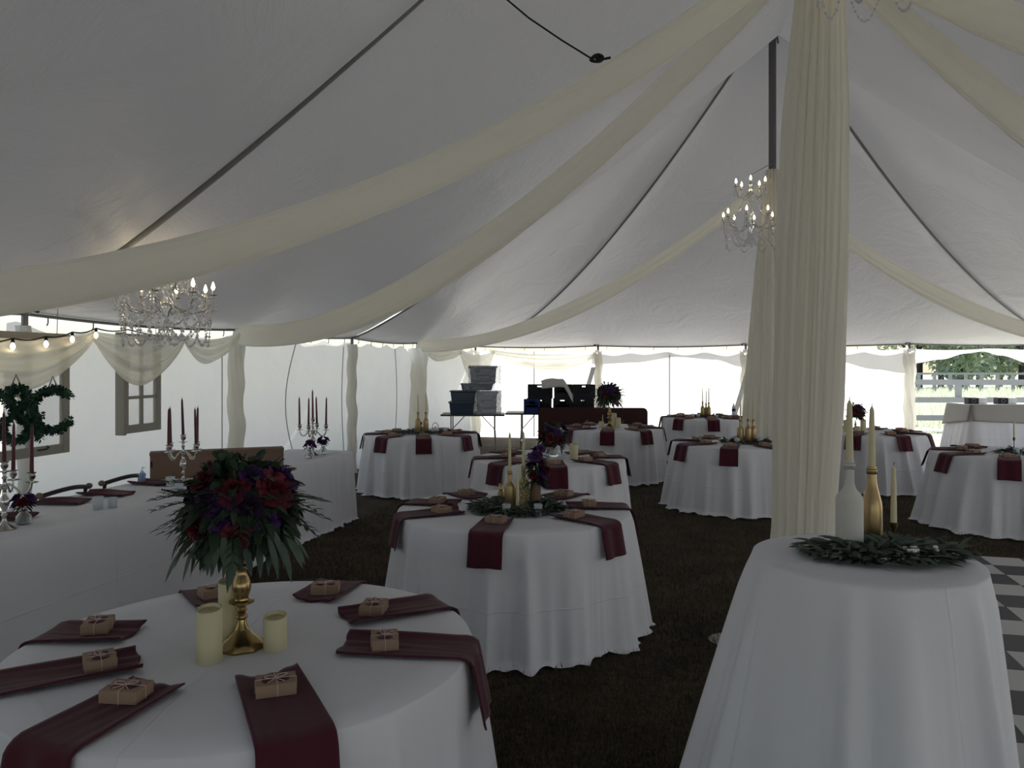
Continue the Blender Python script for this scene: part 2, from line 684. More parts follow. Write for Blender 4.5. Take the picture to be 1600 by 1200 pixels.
def center_pole(P, label, seed, pm='pole_metal'):
    t = thing('center_pole', label, 'tent pole', (P.x, P.y, 0))
    m = MB()
    m.lathe([(.05, 0), (.05, P.z - .1), (.058, P.z - .1), (.058, P.z)], 16)
    m.build('pole', pm, t)
    m = MB()
    for k in range(8):
        w = k * PI / 4 + .2
        m.tube([(0, 0, P.z - .03), (.30 * math.cos(w), .30 * math.sin(w), P.z - .36)], .014, 6)
    m.lathe([(.09, P.z - .06), (.09, P.z - .01)], 16)
    m.build('peak_ring', 'pole_metal', t)
    return t


center_pole(P2, 'tall grey center pole rising bare above the hanging chandelier', 1)
center_pole(P1, 'grey center pole inside the big ivory fabric column', 2, 'pole_lightened')


def column(name, label, base, prof, leanx, npl, seed, puddle):
    """pleated fabric column hung round a pole. prof: (z, radius)"""
    t = thing(name, label, 'fabric drape', (base.x, base.y, 0))
    m = MB()
    zs = [p[0] for p in prof]

    def rad(z):
        return float(np.interp(z, zs, [p[1] for p in prof]))
    H = zs[-1]

    def fn(a, b):
        w = 2 * PI * a
        z = H * (1 - b)
        rr = rad(z)
        pl = math.sin(npl * w + .8 * math.sin(3 * w + seed) + .5 * z) + .5 * math.sin(2.3 * npl * w + seed * 2)
        rr *= 1 + .13 * pl + .05 * math.sin(3 * w + z * 1.2 + seed)
        ox = leanx * z / H
        return (ox + rr * math.cos(w), rr * math.sin(w), z + .005)
    m.grid(120, 44, fn, closed=True, flip=True)
    m.build('fabric_wrap', 'ivory_sheer', t, smooth=180)
    if puddle:
        m = MB()

        def fp(a, b):
            w = 2 * PI * a
            rr = .12 + b * (puddle * (1 + .35 * math.cos(w - PI) + .18 * math.sin(7 * w + seed)))
            z = .16 * (1 - b) ** 1.5 * (1 + .3 * math.sin(9 * w)) + .03 * abs(math.sin(6 * w + 5 * b)) * (1 - b * .8) + .004
            return (rr * math.cos(w), rr * math.sin(w), z)
        m.grid(90, 10, fp, closed=True)
        m.build('fabric_hem', 'ivory_sheer', t, smooth=180)
    return t


column('fabric_column', 'big pleated ivory fabric column beside the high cocktail table', Vector((1.72, 4.62, 0)),
       [(0, .20), (.4, .17), (.75, .155), (1.5, .18), (2.4, .185), (3.2, .165), (3.9, .125), (4.3, .09)], .15, 15, 1, .27)
column('fabric_column', 'farther pleated ivory fabric column behind the three gold bottles', Vector((3.50, 10.47, 0)),
       [(0, .32), (.8, .30), (1.6, .26), (3, .19), (4, .12), (4.35, .08)], .05, 13, 4, .3)


# ------------------------------------------------------------------ long ceiling drapes
def drape(label, A, B, S, w0, wm, w1, th=.34, seed=0):
    A, B = Vector(A), Vector(B)
    m = MB()
    n = 60
    L = B - A

    def ctr(t):
        return A + L * t - Vector((0, 0, 4 * S * t * (1 - t)))

    def fn(a, b):
        t = b
        w = 2 * PI * a
        c = ctr(t)
        T = (ctr(min(1, t + .01)) - ctr(max(0, t - .01))).normalized()
        sd = T.cross(Vector((0, 0, 1))).normalized()
        up = sd.cross(T)
        wd = w0 + (wm - w0) * math.sin(PI / 2 * min(1, t / .5)) if t < .5 else wm + (w1 - wm) * ((t - .5) / .5) ** 2
        wd *= 1 + .05 * math.sin(11 * t + seed)
        rip = 1 + .10 * math.sin(6 * w + 2.2 * t + seed) + .07 * math.sin(11 * w - 3 * t + seed * 2)
        return c + up * (wd / 2 * math.cos(w) * (1 + .03 * math.sin(5 * w + seed))) + sd * (wd * th / 2 * math.sin(w) * rip) + up * (.02 * wd * math.sin(9 * w + 2 * t))
    m.grid(48, n, fn, closed=True)
    return tag(m.build('ceiling_drape', 'ivory_sheer', smooth=180), label, 'fabric drape', None)


G1 = Vector((1.80, 4.58, 4.28))
G2 = Vector((3.50, 10.40, 4.22))
lp = lambda k, z=2.06: Vector((LP[k].x, LP[k].y, z))
rp = lambda k, z=2.06: Vector((RP[k].x, RP[k].y, z))
drape('long ivory ceiling drape sweeping left in front of the left chandelier', G1, lp(5), .855, .15, .20, .18, seed=1)
drape('ivory ceiling drape running from the fabric column to the pole behind the cardboard box', G1, lp(3), .70, .16, .27, .24, seed=2)
drape('ivory ceiling drape running left from behind the far chandelier to the back left pole', G2, lp(1), .60, .14, .24, .2, seed=3)
drape('ivory ceiling drape running right from the far center pole above the open bay', G2, rp(1), .72, .14, .24, .2, seed=4)
drape('wide ivory ceiling drape descending right of the fabric column', G1, rp(3), .84, .16, .30, .2, seed=5)
drape('ivory ceiling drape crossing the top right corner of the tent', G1, rp(4), .52, .16, .30, .2, seed=6)


# ------------------------------------------------------------------ swags along the eaves
def swag(label, A, B, top, bot, nrm, seed=0, group=None):
    A, B = Vector(A), Vector(B)
    m = MB()

    def fn(a, b):
        c = A.lerp(B, a)
        f = (4 * a * (1 - a)) ** .85
        sag = (top + (bot - top) * b) * f
        pin = .05 * b * (1 - f)
        off = .02 + .05 * f * math.sin(PI * b) + .030 * math.sin(b * 19 + seed + 3 * a) * (.35 + .65 * f)
        sh = .03 * math.sin(6 * a + seed) * b * f
        return c + Vector((0, 0, -sag - pin + sh)) + nrm * off
    m.grid(50, 40, fn)
    return tag(m.build('swag', 'ivory_swag', smooth=180), label, 'fabric swag', group)


def wz(q, py):
    return Vector((q.x, q.y, CAMZ + (HZ - py) / F * q.y))


swag('sheer ivory swag above the boxwood letters', wz(lw(-170, .27), 495), wz(lw(146, .27), 517), .10, .47, NX, 1)
swag('sheer ivory swag across the small hanging window sash', wz(lw(140, .27), 517), wz(lw(286, .27), 524), .03, .45, NX, 2)
swag('short ivory swag left of the pole behind the cardboard box', wz(lw(284, .27), 524), wz(lw(372, .27), 519), .06, .30, NX, 3)
swag('small ivory swag in the back left corner right of the thick pole', wz(LP[1].lerp(CLc, .05) + NX * .1, 546), wz(LP[1].lerp(CLc, .62) + NX * .1, 546), .03, .26, NX, 4)
swag('ivory swag gathered in the corner above the stacked bins', wz(LP[1].lerp(CLc, .6) + NX * .12, 545), wz(bw(775, .12), 547), .12, .80, -U, 5)
swag('long ivory swag above the black crates', wz(bw(768, .12), 546), wz(bw(934, .12), 552), .06, .42, -U, 6)

# string lights on the left eave
t = thing('string_lights', 'string of clear warm bulbs along the left eave above the letters', 'string lights', (LP[5].x, LP[5].y, 1.9))
base = Vector((LP[5].x, LP[5].y, 1.9))
spx = [(-60, 536), (20, 529), (72, 526), (113, 519), (150, 513), (200, 515), (284, 526)]
pts = [wz(lw(px, .36), py) - base for px, py in spx]
m = MB()
fine = []
for a, b in zip(pts, pts[1:]):
    for j in range(6):
        fine.append(a.lerp(b, j / 6) - Vector((0, 0, .02 * math.sin(PI * j / 6))))
fine.append(pts[-1])
m.tube(fine, .006, 5)
m.build('wire', 'black_iron', t)
for i, q in enumerate(pts[1:5]):
    m = MB()
    m.lathe([(.008, 0), (.012, -.01), (.012, -.03)], 8, q)
    s_ = m.build('socket', 'black_iron', t)
    m = MB()
    m.lathe([(.004, -.03), (.014, -.045), (.017, -.06), (.010, -.078), (.001, -.085)], 10, q)
    m.build('bulb', 'bulb', s_)
KIDS.clear()


# ------------------------------------------------------------------ draped tables
def fold_field(n, seed, period=1.0):
    q = random.Random(seed)
    cr = []
    for i in range(n):
        cr.append(((i + q.uniform(-.36, .36)) / n * period, q.uniform(.22, .60) / n * period * .60, q.uniform(.25, 1.0)))

    def f(s):
        v = 0
        for c, w, a in cr:
            d = (s - c + period / 2) % period - period / 2
            v += a * math.exp(-(d / w) ** 2)
        return v - .45
    return f


def cloth(name, label, loc, rz, per, H, flare, amp, nfold, seed, group=None, rings=10, drop=26, material='cloth_white', hemlift=.0, skew=None, fp=.72, cat='tablecloth'):
    """per: list of (x,y,nx,ny) round the table edge"""
    n = len(per)
    f1 = fold_field(nfold, seed)
    f2 = fold_field(nfold * 3, seed + 5)
    m = MB()
    vs, fs = [(0, 0, H)], []
    for i in range(1, rings + 1):
        s = i / rings
        s = s if i < rings else .997
        for k in range(n):
            x, y, nx, ny = per[k]
            vs.append((x * s, y * s, H))
    for k in range(n):
        fs.append((0, 1 + k, 1 + (k + 1) % n))
    for j in range(1, drop + 1):
        t = j / drop
        t2 = t ** 1.25
        for k in range(n):
            x, y, nx, ny = per[k]
            s = k / n
            sw = s + .006 * t * math.sin(s * 40 + seed)
            fold = f1(sw) * amp * (t2 ** fp) + .25 * amp * f2(s) * t2 ** 1.4
            rr = .010 * min(1, t2 * 12) + flare * t2 * (1 if not skew else max(0, 1 + skew[0] * math.cos(math.atan2(ny, nx) - skew[1]))) + fold
            z = H - H * t2 + (.006 if j == drop else 0)
            if j == drop:
                z += .014 + .022 * mnoise.noise(Vector((s * 60, seed, 0))) + hemlift
                rr += .015 + .05 * max(0, mnoise.noise(Vector((s * 34, seed, 3))))
            else:
                z = max(z, .02)
            vs.append((x + nx * rr, y + ny * rr, z))
    tot = rings + drop
    for j in range(tot - 1):
        for k in range(n):
            k2 = (k + 1) % n
            fs.append((1 + j * n + k, 1 + (j + 1) * n + k, 1 + (j + 1) * n + k2, 1 + j * n + k2))
    m.add(vs, fs)
    o = m.build(name, material, loc=loc, rot=(0, 0, rz), smooth=180)
    return tag(o, label, cat, group)


def round_per(R, n=300):
    return [(R * math.cos(2 * PI * k / n), R * math.sin(2 * PI * k / n), math.cos(2 * PI * k / n), math.sin(2 * PI * k / n)) for k in range(n)]


def rect_per(L, W, r=.03, step=.02):
    pts = []
    hx, hy = L / 2 - r, W / 2 - r

    def line(a, b, nx, ny):
        k = max(2, int((Vector(b) - Vector(a)).length / step))
        for i in range(k):
            p = Vector(a).lerp(Vector(b), i / k)
            pts.append((p.x, p.y, nx, ny))

    def arc(cx, cy, w0):
        for i in range(8):
            w = w0 + PI / 2 * i / 8
            pts.append((cx + r * math.cos(w), cy + r * math.sin(w), math.cos(w), math.sin(w)))
    line((hx + r, -hy), (hx + r, hy), 1, 0)
    arc(hx, hy, 0)
    line((hx, hy + r), (-hx, hy + r), 0, 1)
    arc(-hx, hy, PI / 2)
    line((-hx - r, hy), (-hx - r, -hy), -1, 0)
    arc(-hx, -hy, PI)
    line((-hx, -hy - r), (hx, -hy - r), 0, -1)
    arc(hx, -hy, 1.5 * PI)
    return pts


TH = .76
TR = .762
TABLES = {
    # key: (x, y, label of cloth, short name, napkin angles, hang, rim folds)
    'A': (-.90, 2.63, 'white cloth on the nearest round table with brass candlestick and tall flower ball', 'the nearest round table'),
    'B': (.01, 5.08, 'white floor-length cloth on the round table with glitter bottle and dark purple flowers', 'the glitter bottle table'),
    'C': (.38, 7.80, 'white cloth on the round table just behind the glitter bottle table', 'the table behind the glitter bottle'),
    'D': (-1.24, 10.50, 'white cloth on the back left round table in front of the plastic bins', 'the back left round table'),
    'E': (1.48, 11.50, 'white cloth on the round table before the maroon folded table and crates', 'the table before the black crates'),
    'F': (2.72, 9.30, 'white cloth on the round table with three gold bottles left of the fabric column', 'the three gold bottles table'),
    'G': (5.00, 10.80, 'white cloth on the round table seen beyond the white and gold bottles', 'the table beyond the white bottle'),
    'H': (5.33, 8.20, 'white cloth on the rightmost round table cut off by the picture edge', 'the rightmost round table'),
    'I': (3.45, 13.70, 'white cloth on the farthest round table below the bright back wall', 'the farthest round table'),
}
FLARE = {'G': .15, 'H': .19, 'F': .11, 'D': .08}
for i, (k, v) in enumerate(TABLES.items()):
    cloth('tablecloth', v[2], (v[0], v[1], 0), i * .7, round_per(TR, 320 if k in 'ABC' else 240), TH,
          FLARE.get(k, .075), .12, {'A': 17, 'B': 18}.get(k, 21), 20 + i, 'round tables under white cloths', rings=6)
JT = (1.115, 2.43, 1.105)
cloth('tablecloth', 'white flared cloth on the high cocktail table at right front', (JT[0], JT[1], 0), .4, round_per(.338, 360), JT[2], .20, .10, 12, 51, rings=6, drop=34, skew=(.55, PI - .4), fp=.6)
# the head table: two long tables end to end
hu = Vector((.2303, .9731, 0))
hn = Vector((-.9731, .2303, 0))
h_end = Vector((-1.75, 8.47, 0))
h_rz = math.atan2(hu.y, hu.x)
hc1 = h_end - hu * .78 + hn * .375
cloth('tablecloth', 'white pleated cloth on the far end of the head table under the small silver candelabra', hc1, h_rz, rect_per(1.54, .75), TH, .05, .05, 26, 61, 'head table cloths', rings=4)
hc2 = h_end - hu * (1.70 + 1.83) + hn * .375
cloth('tablecloth', 'long smooth white cloth on the head table along the left side', hc2, h_rz, rect_per(3.64, .75), TH, .035, .016, 22, 62, 'head table cloths', rings=4)


def ht(along, back, z=TH):
    """point on the head table: metres from its far end towards the camera, and back from its front edge"""
    p = h_end - hu * along + hn * back
    return Vector((p.x, p.y, z))


# ------------------------------------------------------------------ napkins and favor boxes
def napkin_mesh(seed, length, hang, w=.20, slope=.2):
    """runs along +x: from x=0 on the tabletop to the edge at x=length, then falls"""
    q = random.Random(seed)
    m = MB()
    ra = .02
    c0, c1 = q.uniform(.010, .022), q.uniform(.010, .022)
    tot = length + hang

    def fn(a, b):
        u = a * 2 - 1
        s = tot * b
        inner = max(0, 1 - s / (length * 1.05))
        curl = ((c0 if u < 0 else c1) * (abs(u) ** 3.2)) * (.35 + .65 * inner)
        ripple = .005 * math.sin(4.4 * u + seed) * inner + .002 * math.sin(9 * u + 7 * b)
        y = u * w / 2 * (1 - .10 * abs(u) * inner)
        if s < length - ra:
            return (s + .006 * math.sin(5 * u + seed) * inner, y, .006 + curl + abs(ripple))
        if s < length + ra:
            ang = (s - (length - ra)) / (2 * ra) * PI / 2
            return (length - ra + (ra + .018 + .5 * curl) * math.sin(ang), y, .006 - ra + (ra + curl) * math.cos(ang))
        dz = s - (length + ra)
        return (length + .020 + slope * dz + .006 * math.sin(5 * u + seed) + .4 * curl, y * (1 + .02 * dz / hang), .006 - ra - dz)
    m.grid(19, 44, fn)
    return m


def box_parts(label, group):
    t = thing('favor_box', label, 'favor box', (0, 0, 0), 0, group)
    m = MB()
    m.box((-.056, -.044, 0), (.056, .044, .036))
    m.build('carton', 'kraft', t, bevel=.002)
    m = MB()                                                     # leaf-shaped cut-outs in the lid
    for sx in (-1, 1):
        vs = [(sx * (.022 + .018 * math.cos(w)), .024 * math.sin(w) * (1.1 - .3 * sx * math.cos(w)), .0368) for w in np.linspace(0, 2 * PI, 18)[:-1]]
        m.add(vs, [tuple(range(17))])
    m.build('lid_window', 'window_dark', t, solid=.001)
    m = MB()
    m.tube([(-.0575, 0, .0005), (-.0575, 0, .037), (0, .001, .0385), (.0575, 0, .037), (.0575, 0, .0005)], .0013, 5)
    m.tube([(.004, -.0455, .0005), (.004, -.0455, .037), (0, 0, .039), (-.004, .0455, .037), (-.004, .0455, .0005)], .0013, 5)
    for sg in (-1, 1):
        loop = [(sg * (.016 - .016 * math.cos(w)), .010 * math.sin(w) + .004 * sg, .040 + .006 * math.sin(w / 2)) for w in np.linspace(0, 2 * PI, 14)]
        m.tube(loop, .0013, 5)
        m.tube([(0, 0, .0395), (sg * .012, -.02, .040), (sg * .024, -.030, .039)], .0013, 5)
    m.build('twine_bow', 'twine', t)
    return t


def box_plain():
    m = MB()
    m.box((-.056, -.044, 0), (.056, .044, .036))
    m.mi = 1
    m.tube([(.004, -.0455, .0005), (.004, -.0455, .037), (-.004, .0455, .037), (-.004, .0455, .0005)], .0018, 4)
    m.tube([(-.0575, 0, .0005), (-.0575, 0, .037), (.0575, 0, .037), (.0575, 0, .0005)], .0018, 4)
    m.blob((0, 0, .040), .012, (1.3, .9, .4), 8, 5)
    return m.build('favor_box', ['kraft', 'twine'])


SECT = ['right', 'far-right', 'far', 'far-left', 'left', 'near-left', 'near', 'near-right']
NAP = {
    'A': [(-6, 'right', .33, .22, 4), (39, 'far-right', .36, .20, -14), (77, 'far', .46, .16, 6), (122, 'far-left', .46, .16, 2), (170, 'left', .44, .18, 16),
          (211, 'near-left', .34, .22, -4), (247, 'near', .38, .24, 10), (298, 'near-right', .32, .26, -2)],
    'B': [(201, 'near-left', .36, .19, 3), (258, 'near', .40, .19, 1), (318, 'near-right', .38, .19, 0), (4, 'right', .36, .20, -5), (50, 'far-right', .44, .18, 8),
          (86, 'far', .42, .18, 0), (126, 'far-left', .44, .18, -8), (163, 'left', .40, .19, 5)],
}
PH = {'C': (2, []), 'D': (10, []), 'E': (-12, []), 'F': (22, [337, 22]), 'G': (8, [143, 188]), 'H': (10, [10, 55, 280, 325]), 'I': (-4, [])}
for k, (ph, skip) in PH.items():
    L = []
    for j in range(8):
        a = (ph + 45 * j) % 360
        if any(abs(a - s) < 3 for s in skip):
            continue
        L.append((a, SECT[int(round(((ph + 45 * j) % 360) / 45 - ph / 45.0)) % 8], .38 + .04 * math.sin(j * 2.1 + ph), .19, 4 * math.sin(j * 3.3 + ph)))
    NAP[k] = L
BOXPROTO = {}
nseed = 0
for k, L in NAP.items():
    tx, ty, _, tname = TABLES[k]
    for (ang, pos, r0, hang, yaw) in L:
        nseed += 1
        w = math.radians(ang)
        me = napkin_mesh(nseed, TR - r0, hang, .205 if k == 'A' else .20, FLARE.get(k, .075) / TH + .10)
        o = me.build('napkin', 'burgundy', loc=(tx + r0 * math.cos(w), ty + r0 * math.sin(w), TH), rot=(0, 0, w + math.radians(yaw) * .5), smooth=60, solid=.006)
        tag(o, 'burgundy napkin hanging over the %s edge of %s' % (pos, tname), 'napkin', 'napkins on ' + tname)
        rb = r0 + (.125 if k in 'AB' else .11) + .02 * math.sin(nseed * 1.7)
        bl = (tx + rb * math.cos(w), ty + rb * math.sin(w), TH + .0125)
        brz = w + math.radians(yaw * 2.2 + 90 + 12 * math.sin(nseed * 2.3))
        lab = 'kraft favor box with twine on the %s napkin of %s' % (pos, tname)
        grp = 'favor boxes on ' + tname
        if k in 'AB':
            if 'full' not in BOXPROTO:
                b = BOXPROTO['full'] = box_parts(lab, grp)
                b.location = bl
                b.rotation_euler = (0, 0, brz)
            else:
                dup(BOXPROTO['full'], bl, brz, lab, grp)
        else:
            if 'plain' not in BOXPROTO:
                b = BOXPROTO['plain'] = tag(box_plain(), lab, 'favor box', grp)
                b.location = bl
                b.rotation_euler = (0, 0, brz)
            else:
                dup(BOXPROTO['plain'], bl, brz, lab, grp)


# ------------------------------------------------------------------ candles, bottles, cups
def pillar(loc, h, r, label, group=None):
    t = thing('pillar_candle', label, 'candle', loc, 0, group)
    m = MB()
    m.lathe([(r * .98, 0), (r, .004), (r, h - .006), (r * .97, h), (r * .84, h - .001), (r * .76, h - .006), (0, h - .007)], 28,
            rfun=lambda w, z: 1 + .004 * math.sin(3 * w + z * 40))
    # melted rim, one side lower
    m.v = [(x, y, z + (.006 * math.sin(math.atan2(y, x)) if z > h - .0065 and math.hypot(x, y) > r * .8 else 0)) for x, y, z in m.v]
    m.build('wax_body', 'wax_ivory', t, smooth=60)
    m = MB()
    m.lathe([(r * .75, h - .0068), (r * .75, h - .0052), (0, h - .0048)], 20)
    m.build('melt_pool', 'wax_top', t)
    m = MB()
    m.tube([(0, 0, h - .016), (.001, 0, h - .004)], .0015, 5)
    m.build('wick', 'wick', t)
    return t


def taper_mesh(h, r):
    m = MB()
    m.lathe([(r, 0), (r * .98, h * .1), (r * .8, h * .65), (r * .62, h * .93), (r * .25, h * .985), (.001, h)], 14)
    return m


def taper(loc, h, label, group=None, r=.0115, col='wax_ivory', lean=(0, 0)):
    t = thing('taper_candle', label, 'candle', loc, 0, group)
    t.rotation_euler = (lean[0], lean[1], 0)
    taper_mesh(h, r).build('wax_body', col, t, smooth=60)
    m = MB()
    m.tube([(0, 0, h - .002), (.001, 0, h + .006), (.003, .001, h + .011)], .0011, 5)
    m.build('wick', 'wick', t)
    return t


def bottle_prof(h, r, rn=.0145, sh=.58, neck=.72):
    if sh < .5:                                    # sloping shoulders
        mid = [(rn * 1.05 + (r - rn * 1.05) * (.5 + .5 * math.cos(PI * k / 8)), h * (sh + (neck - sh) * k / 8)) for k in range(9)]
        return [(r * .93, 0), (r, .006)] + mid + [(rn, h * .93), (rn * 1.22, h * .935), (rn * 1.22, h * .965), (rn, h * .97), (rn, h), (rn * .8, h), (rn * .8, h * .97), (0, h * .97)]
    return [(r * .93, 0), (r, .006), (r, h * sh), (r * .97, h * (sh + .03)), (r * .82, h * (sh + .07)), (r * .55, h * (sh + .105)), (rn * 1.15, h * neck), (rn, h * (neck + .05)),
            (rn, h * .93), (rn * 1.22, h * .935), (rn * 1.22, h * .965), (rn, h * .97), (rn, h), (rn * .8, h), (rn * .8, h * .97), (0, h * .97)]


def bottle(loc, h, r, label, matn, band=None, group=None, sh=.58, neck=.74):
    t = thing('bottle', label, 'bottle', loc, 0, group)
    m = MB()
    m.lathe(bottle_prof(h, r, sh=sh, neck=neck), 28)
    m.build('bottle_body', matn, t, smooth=50)
    if band:
        m = MB()
        for j in range(3):
            m.lathe([(.016, h * (.90 + .025 * j)), (.0185, h * (.91 + .025 * j)), (.016, h * (.92 + .025 * j))], 18)
        m.build('neck_band', band, t)
    return t


def cup(loc, label, r=.027, h=.072, matn='frosted', group=None):
    t = thing('votive_cup', label, 'candle cup', loc, 0, group)
    m = MB()
    m.lathe([(r * .86, 0), (r * .9, .003), (r, h), (r * .93, h), (r * .84, .012), (0, .010)], 22)
    m.build('glass_cup', matn, t, smooth=50)
    m = MB()
    m.lathe([(r * .80, .0125), (r * .83, h * .45), (0, h * .45)], 18)
    m.build('tea_light', 'white_plastic', t)
    return t


def greenery(center, label, rx, ry, n, seed, rz=0.0, group=None, ln=.085, flowers=0, stems=14, dark='leaf_grey', hole=.35, tall=.045):
    q = random.Random(seed)
    t = thing('greenery', label, 'greenery', center, rz, group)
    m = MB()
    for i in range(n):
        a = q.uniform(0, 2 * PI)
        rr = math.sqrt(q.uniform(hole * hole, 1))
        p = Vector((rx * rr * math.cos(a), ry * rr * math.sin(a), q.uniform(.008, tall) * (1.15 - rr * .6)))
        d = Vector((math.cos(a + q.uniform(-1.1, 1.1)), math.sin(a + q.uniform(-1.1, 1.1)), q.uniform(-.12, .45)))
        if p.z < .02:
            d.z = abs(d.z)
        m.leaf(p, d, (q.uniform(-.3, .3), q.uniform(-.3, .3), 1), ln * q.uniform(.6, 1.15), ln * q.uniform(.18, .36), max(0, d.z) * .5)
    m.v = [(x, y, max(z, .004)) for x, y, z in m.v]
    m.build('leaves', dark, t, smooth=180)
    m = MB()
    for i in range(stems):
        a = q.uniform(0, 2 * PI)
        b = a + q.uniform(-.7, .7)
        m.tube([(rx * .3 * math.cos(a), ry * .3 * math.sin(a), .015), (rx * .75 * math.cos(a), ry * .75 * math.sin(a), .03), (rx * 1.12 * math.cos(b), ry * 1.12 * math.sin(b), .012)], .0022, 5)
    m.build('stems', 'leaf_dark', t)
    if flowers:
        m = MB()
        for i in range(flowers):
            m.blob((q.uniform(.1, .75) * rx, -ry * q.uniform(.35, .85), q.uniform(.03, .05)), q.uniform(.006, .010), (1, 1, .7), 8, 5)
        m.build('white_blossoms', 'white_petal', t)
    return t


def petals(r, seed, layers=4):
    """rose-like head: whorls of cupped petals"""
    q = random.Random(seed)
    m = MB()
    for l in range(layers):
        f = (l + 1) / layers
        n = 4 + l
        for k in range(n):
            w0 = 2 * PI * k / n + l * .6 + q.uniform(-.2, .2)
            span = 2 * PI / n * .75
            op = .25 + .95 * f
            hh = r * (1.05 - .35 * f)

            def fn(a, b, w0=w0, span=span, op=op, hh=hh, f=f):
                w = w0 + (a - .5) * 2 * span * (.35 + .65 * math.sin(PI * min(.9, b + .1)))
                rad = r * f * (b ** .7) * (.55 + .45 * op) + r * .12 * b * b * f
                z = hh * (b - .55 * f * b * b) + .08 * r * math.sin(5 * a + seed)
                return (rad * math.cos(w), rad * math.sin(w), z - .35 * r)
            m.grid(6, 5, fn)
    m.blob((0, 0, -.25 * r), r * .42, (1, 1, .8), 8, 6)
    return m


PETAL = {}


def flower(parent, name, kind, pos, direction, r):
    key = (kind, rnd.randint(0, 2))
    if key not in PETAL:
        PETAL[key] = petals(1.0, hash(key[1]) % 17 + (3 if kind == 'rose' else 9), 5 if kind == 'rose' else 4)
        o = PETAL[key].build(name, kind, parent, smooth=180)
        PETAL[key] = o
    else:
        o = PETAL[key].copy()
        o.name = name
        COL.objects.link(o)
        o.parent = parent
    o.location = pos
    o.scale = (r, r, r)
    o.rotation_euler = Vector(direction).to_track_quat('Z', 'Y').to_euler()
    return o


def flower_ball(label, loc, R, nleaf, seed, droop=True, blooms=18, group=None, name='flower_ball'):
    q = random.Random(seed)
    t = thing(name, label, 'flower arrangement', loc, 0, group)
    m = MB()
    for i in range(nleaf):
        a = q.uniform(0, 2 * PI)
        c = q.uniform(-.75, .95)
        s = math.sqrt(1 - c * c)
        d = Vector((s * math.cos(a), s * math.sin(a), c))
        p = d * R * q.uniform(.45, .86)
        dd = (d + Vector((q.uniform(-.5, .5), q.uniform(-.5, .5), q.uniform(-.6, .4)))).normalized()
        m.leaf(p, dd, Vector((q.uniform(-.4, .4), q.uniform(-.4, .4), 1)), R * q.uniform(.22, .42), R * q.uniform(.09, .20), q.uniform(.1, .5))
    m.blob((0, 0, 0), R * .62, (1, 1, .95), 14, 10)
    m.build('foliage', 'leaf_dark', t, smooth=180)
    if droop:
        m = MB()
        for i in range(90):
            a = q.uniform(0, 2 * PI)
            e = q.uniform(.35, .95)
            p = Vector((R * e * math.cos(a), R * e * math.sin(a), -R * q.uniform(.18, .55)))
            d = Vector((.55 * e * math.cos(a) + q.uniform(-.2, .2), .55 * e * math.sin(a) + q.uniform(-.2, .2), -1))
            m.leaf(p, d, Vector((math.cos(a), math.sin(a), .3)), R * q.uniform(.40, .68), R * q.uniform(.09, .15), .05, 5)
        m.build('eucalyptus', 'leaf_grey', t, smooth=180)
        m = MB()
        for i in range(34):
            a = q.uniform(0, 2 * PI)
            e = q.uniform(-.35, .5)
            d = Vector((math.cos(a), math.sin(a), e)).normalized()
            p = d * R * .7
            pts = [p + d * R * .62 * k / 5 + Vector((0, 0, -R * .22 * (k / 5) ** 2 + R * .05 * k / 5)) for k in range(6)]
            m.tube(pts, [.003, .003, .0026, .0022, .0016, .001], 5)
            for k in range(2, 6):
                for sg in (-1, 1):
                    sd = d.cross(Vector((0, 0, 1))).normalized() * sg
                    m.leaf(pts[k], (d * .8 + sd * .6).normalized(), (0, 0, 1), R * .2, R * .05, .2, 3)
        m.build('wispy_sprigs', 'leaf_dark', t, smooth=180)
        for i in range(3):
            m = MB()
            a = (-.6, 2.4, .5)[i]
            d = Vector((math.cos(a), -.35, .35 - .1 * i)).normalized()
            p0 = d * R * .75
            for k in range(16):
                f = k / 15
                m.blob(p0 + d * R * .5 * f, R * .045 * (1 - .6 * f), (1, 1, 1), 6, 4)
            m.build('flower_spike', 'plum_dark', t, smooth=180)
    spots = []
    for i in range(blooms):
        z = .80 - 1.25 * (i + .5) / blooms
        a = i * 2.39996 + seed
        s = math.sqrt(max(0, 1 - z * z))
        spots.append(Vector((s * math.cos(a), s * math.sin(a), z)))
    for i, d in enumerate(spots):
        kind = ('rose', 'plum', 'plum_dark')[i % 3]
        rr = R * q.uniform(.20, .30)
        flower(t, 'rose_bloom' if kind == 'rose' else 'purple_bloom', kind, d * R * q.uniform(.74, .88), d + Vector((0, 0, .2)), rr)
    return t


# ---- table A
ax, ay = TABLES['A'][:2]
GOLD = [(.070, 0), (.072, .004), (.070, .012), (.055, .024), (.036, .040), (.022, .058), (.015, .075), (.013, .088), (.019, .094), (.019, .100), (.012, .106), (.013, .112), (.018, .118), (.013, .126),
        (.015, .132), (.030, .137), (.038, .142), (.038, .147), (.022, .150), (.020, .158), (.026, .175), (.029, .190), (.026, .207), (.018, .225), (.014, .240), (.016, .246), (.022, .250), (.022, .258), (.012, .262), (.012, .30)]


def candlestick(loc, label, scale=1.0):
    t = thing('candlestick', label, 'candlestick', loc)
    m = MB()
    m.lathe([p for p in GOLD if p[1] <= .06], 64, rfun=lambda w, z: (1 + .035 * math.cos(8 * w) * max(0, 1 - z / .04)))
    m.build('foot', 'gold_metal', t, smooth=50)
    m = MB()
    m.lathe([p for p in GOLD if p[1] >= .055], 28)
    m.build('stem', 'gold_metal', t, smooth=50)
    t.scale = (scale,) * 3
    return t


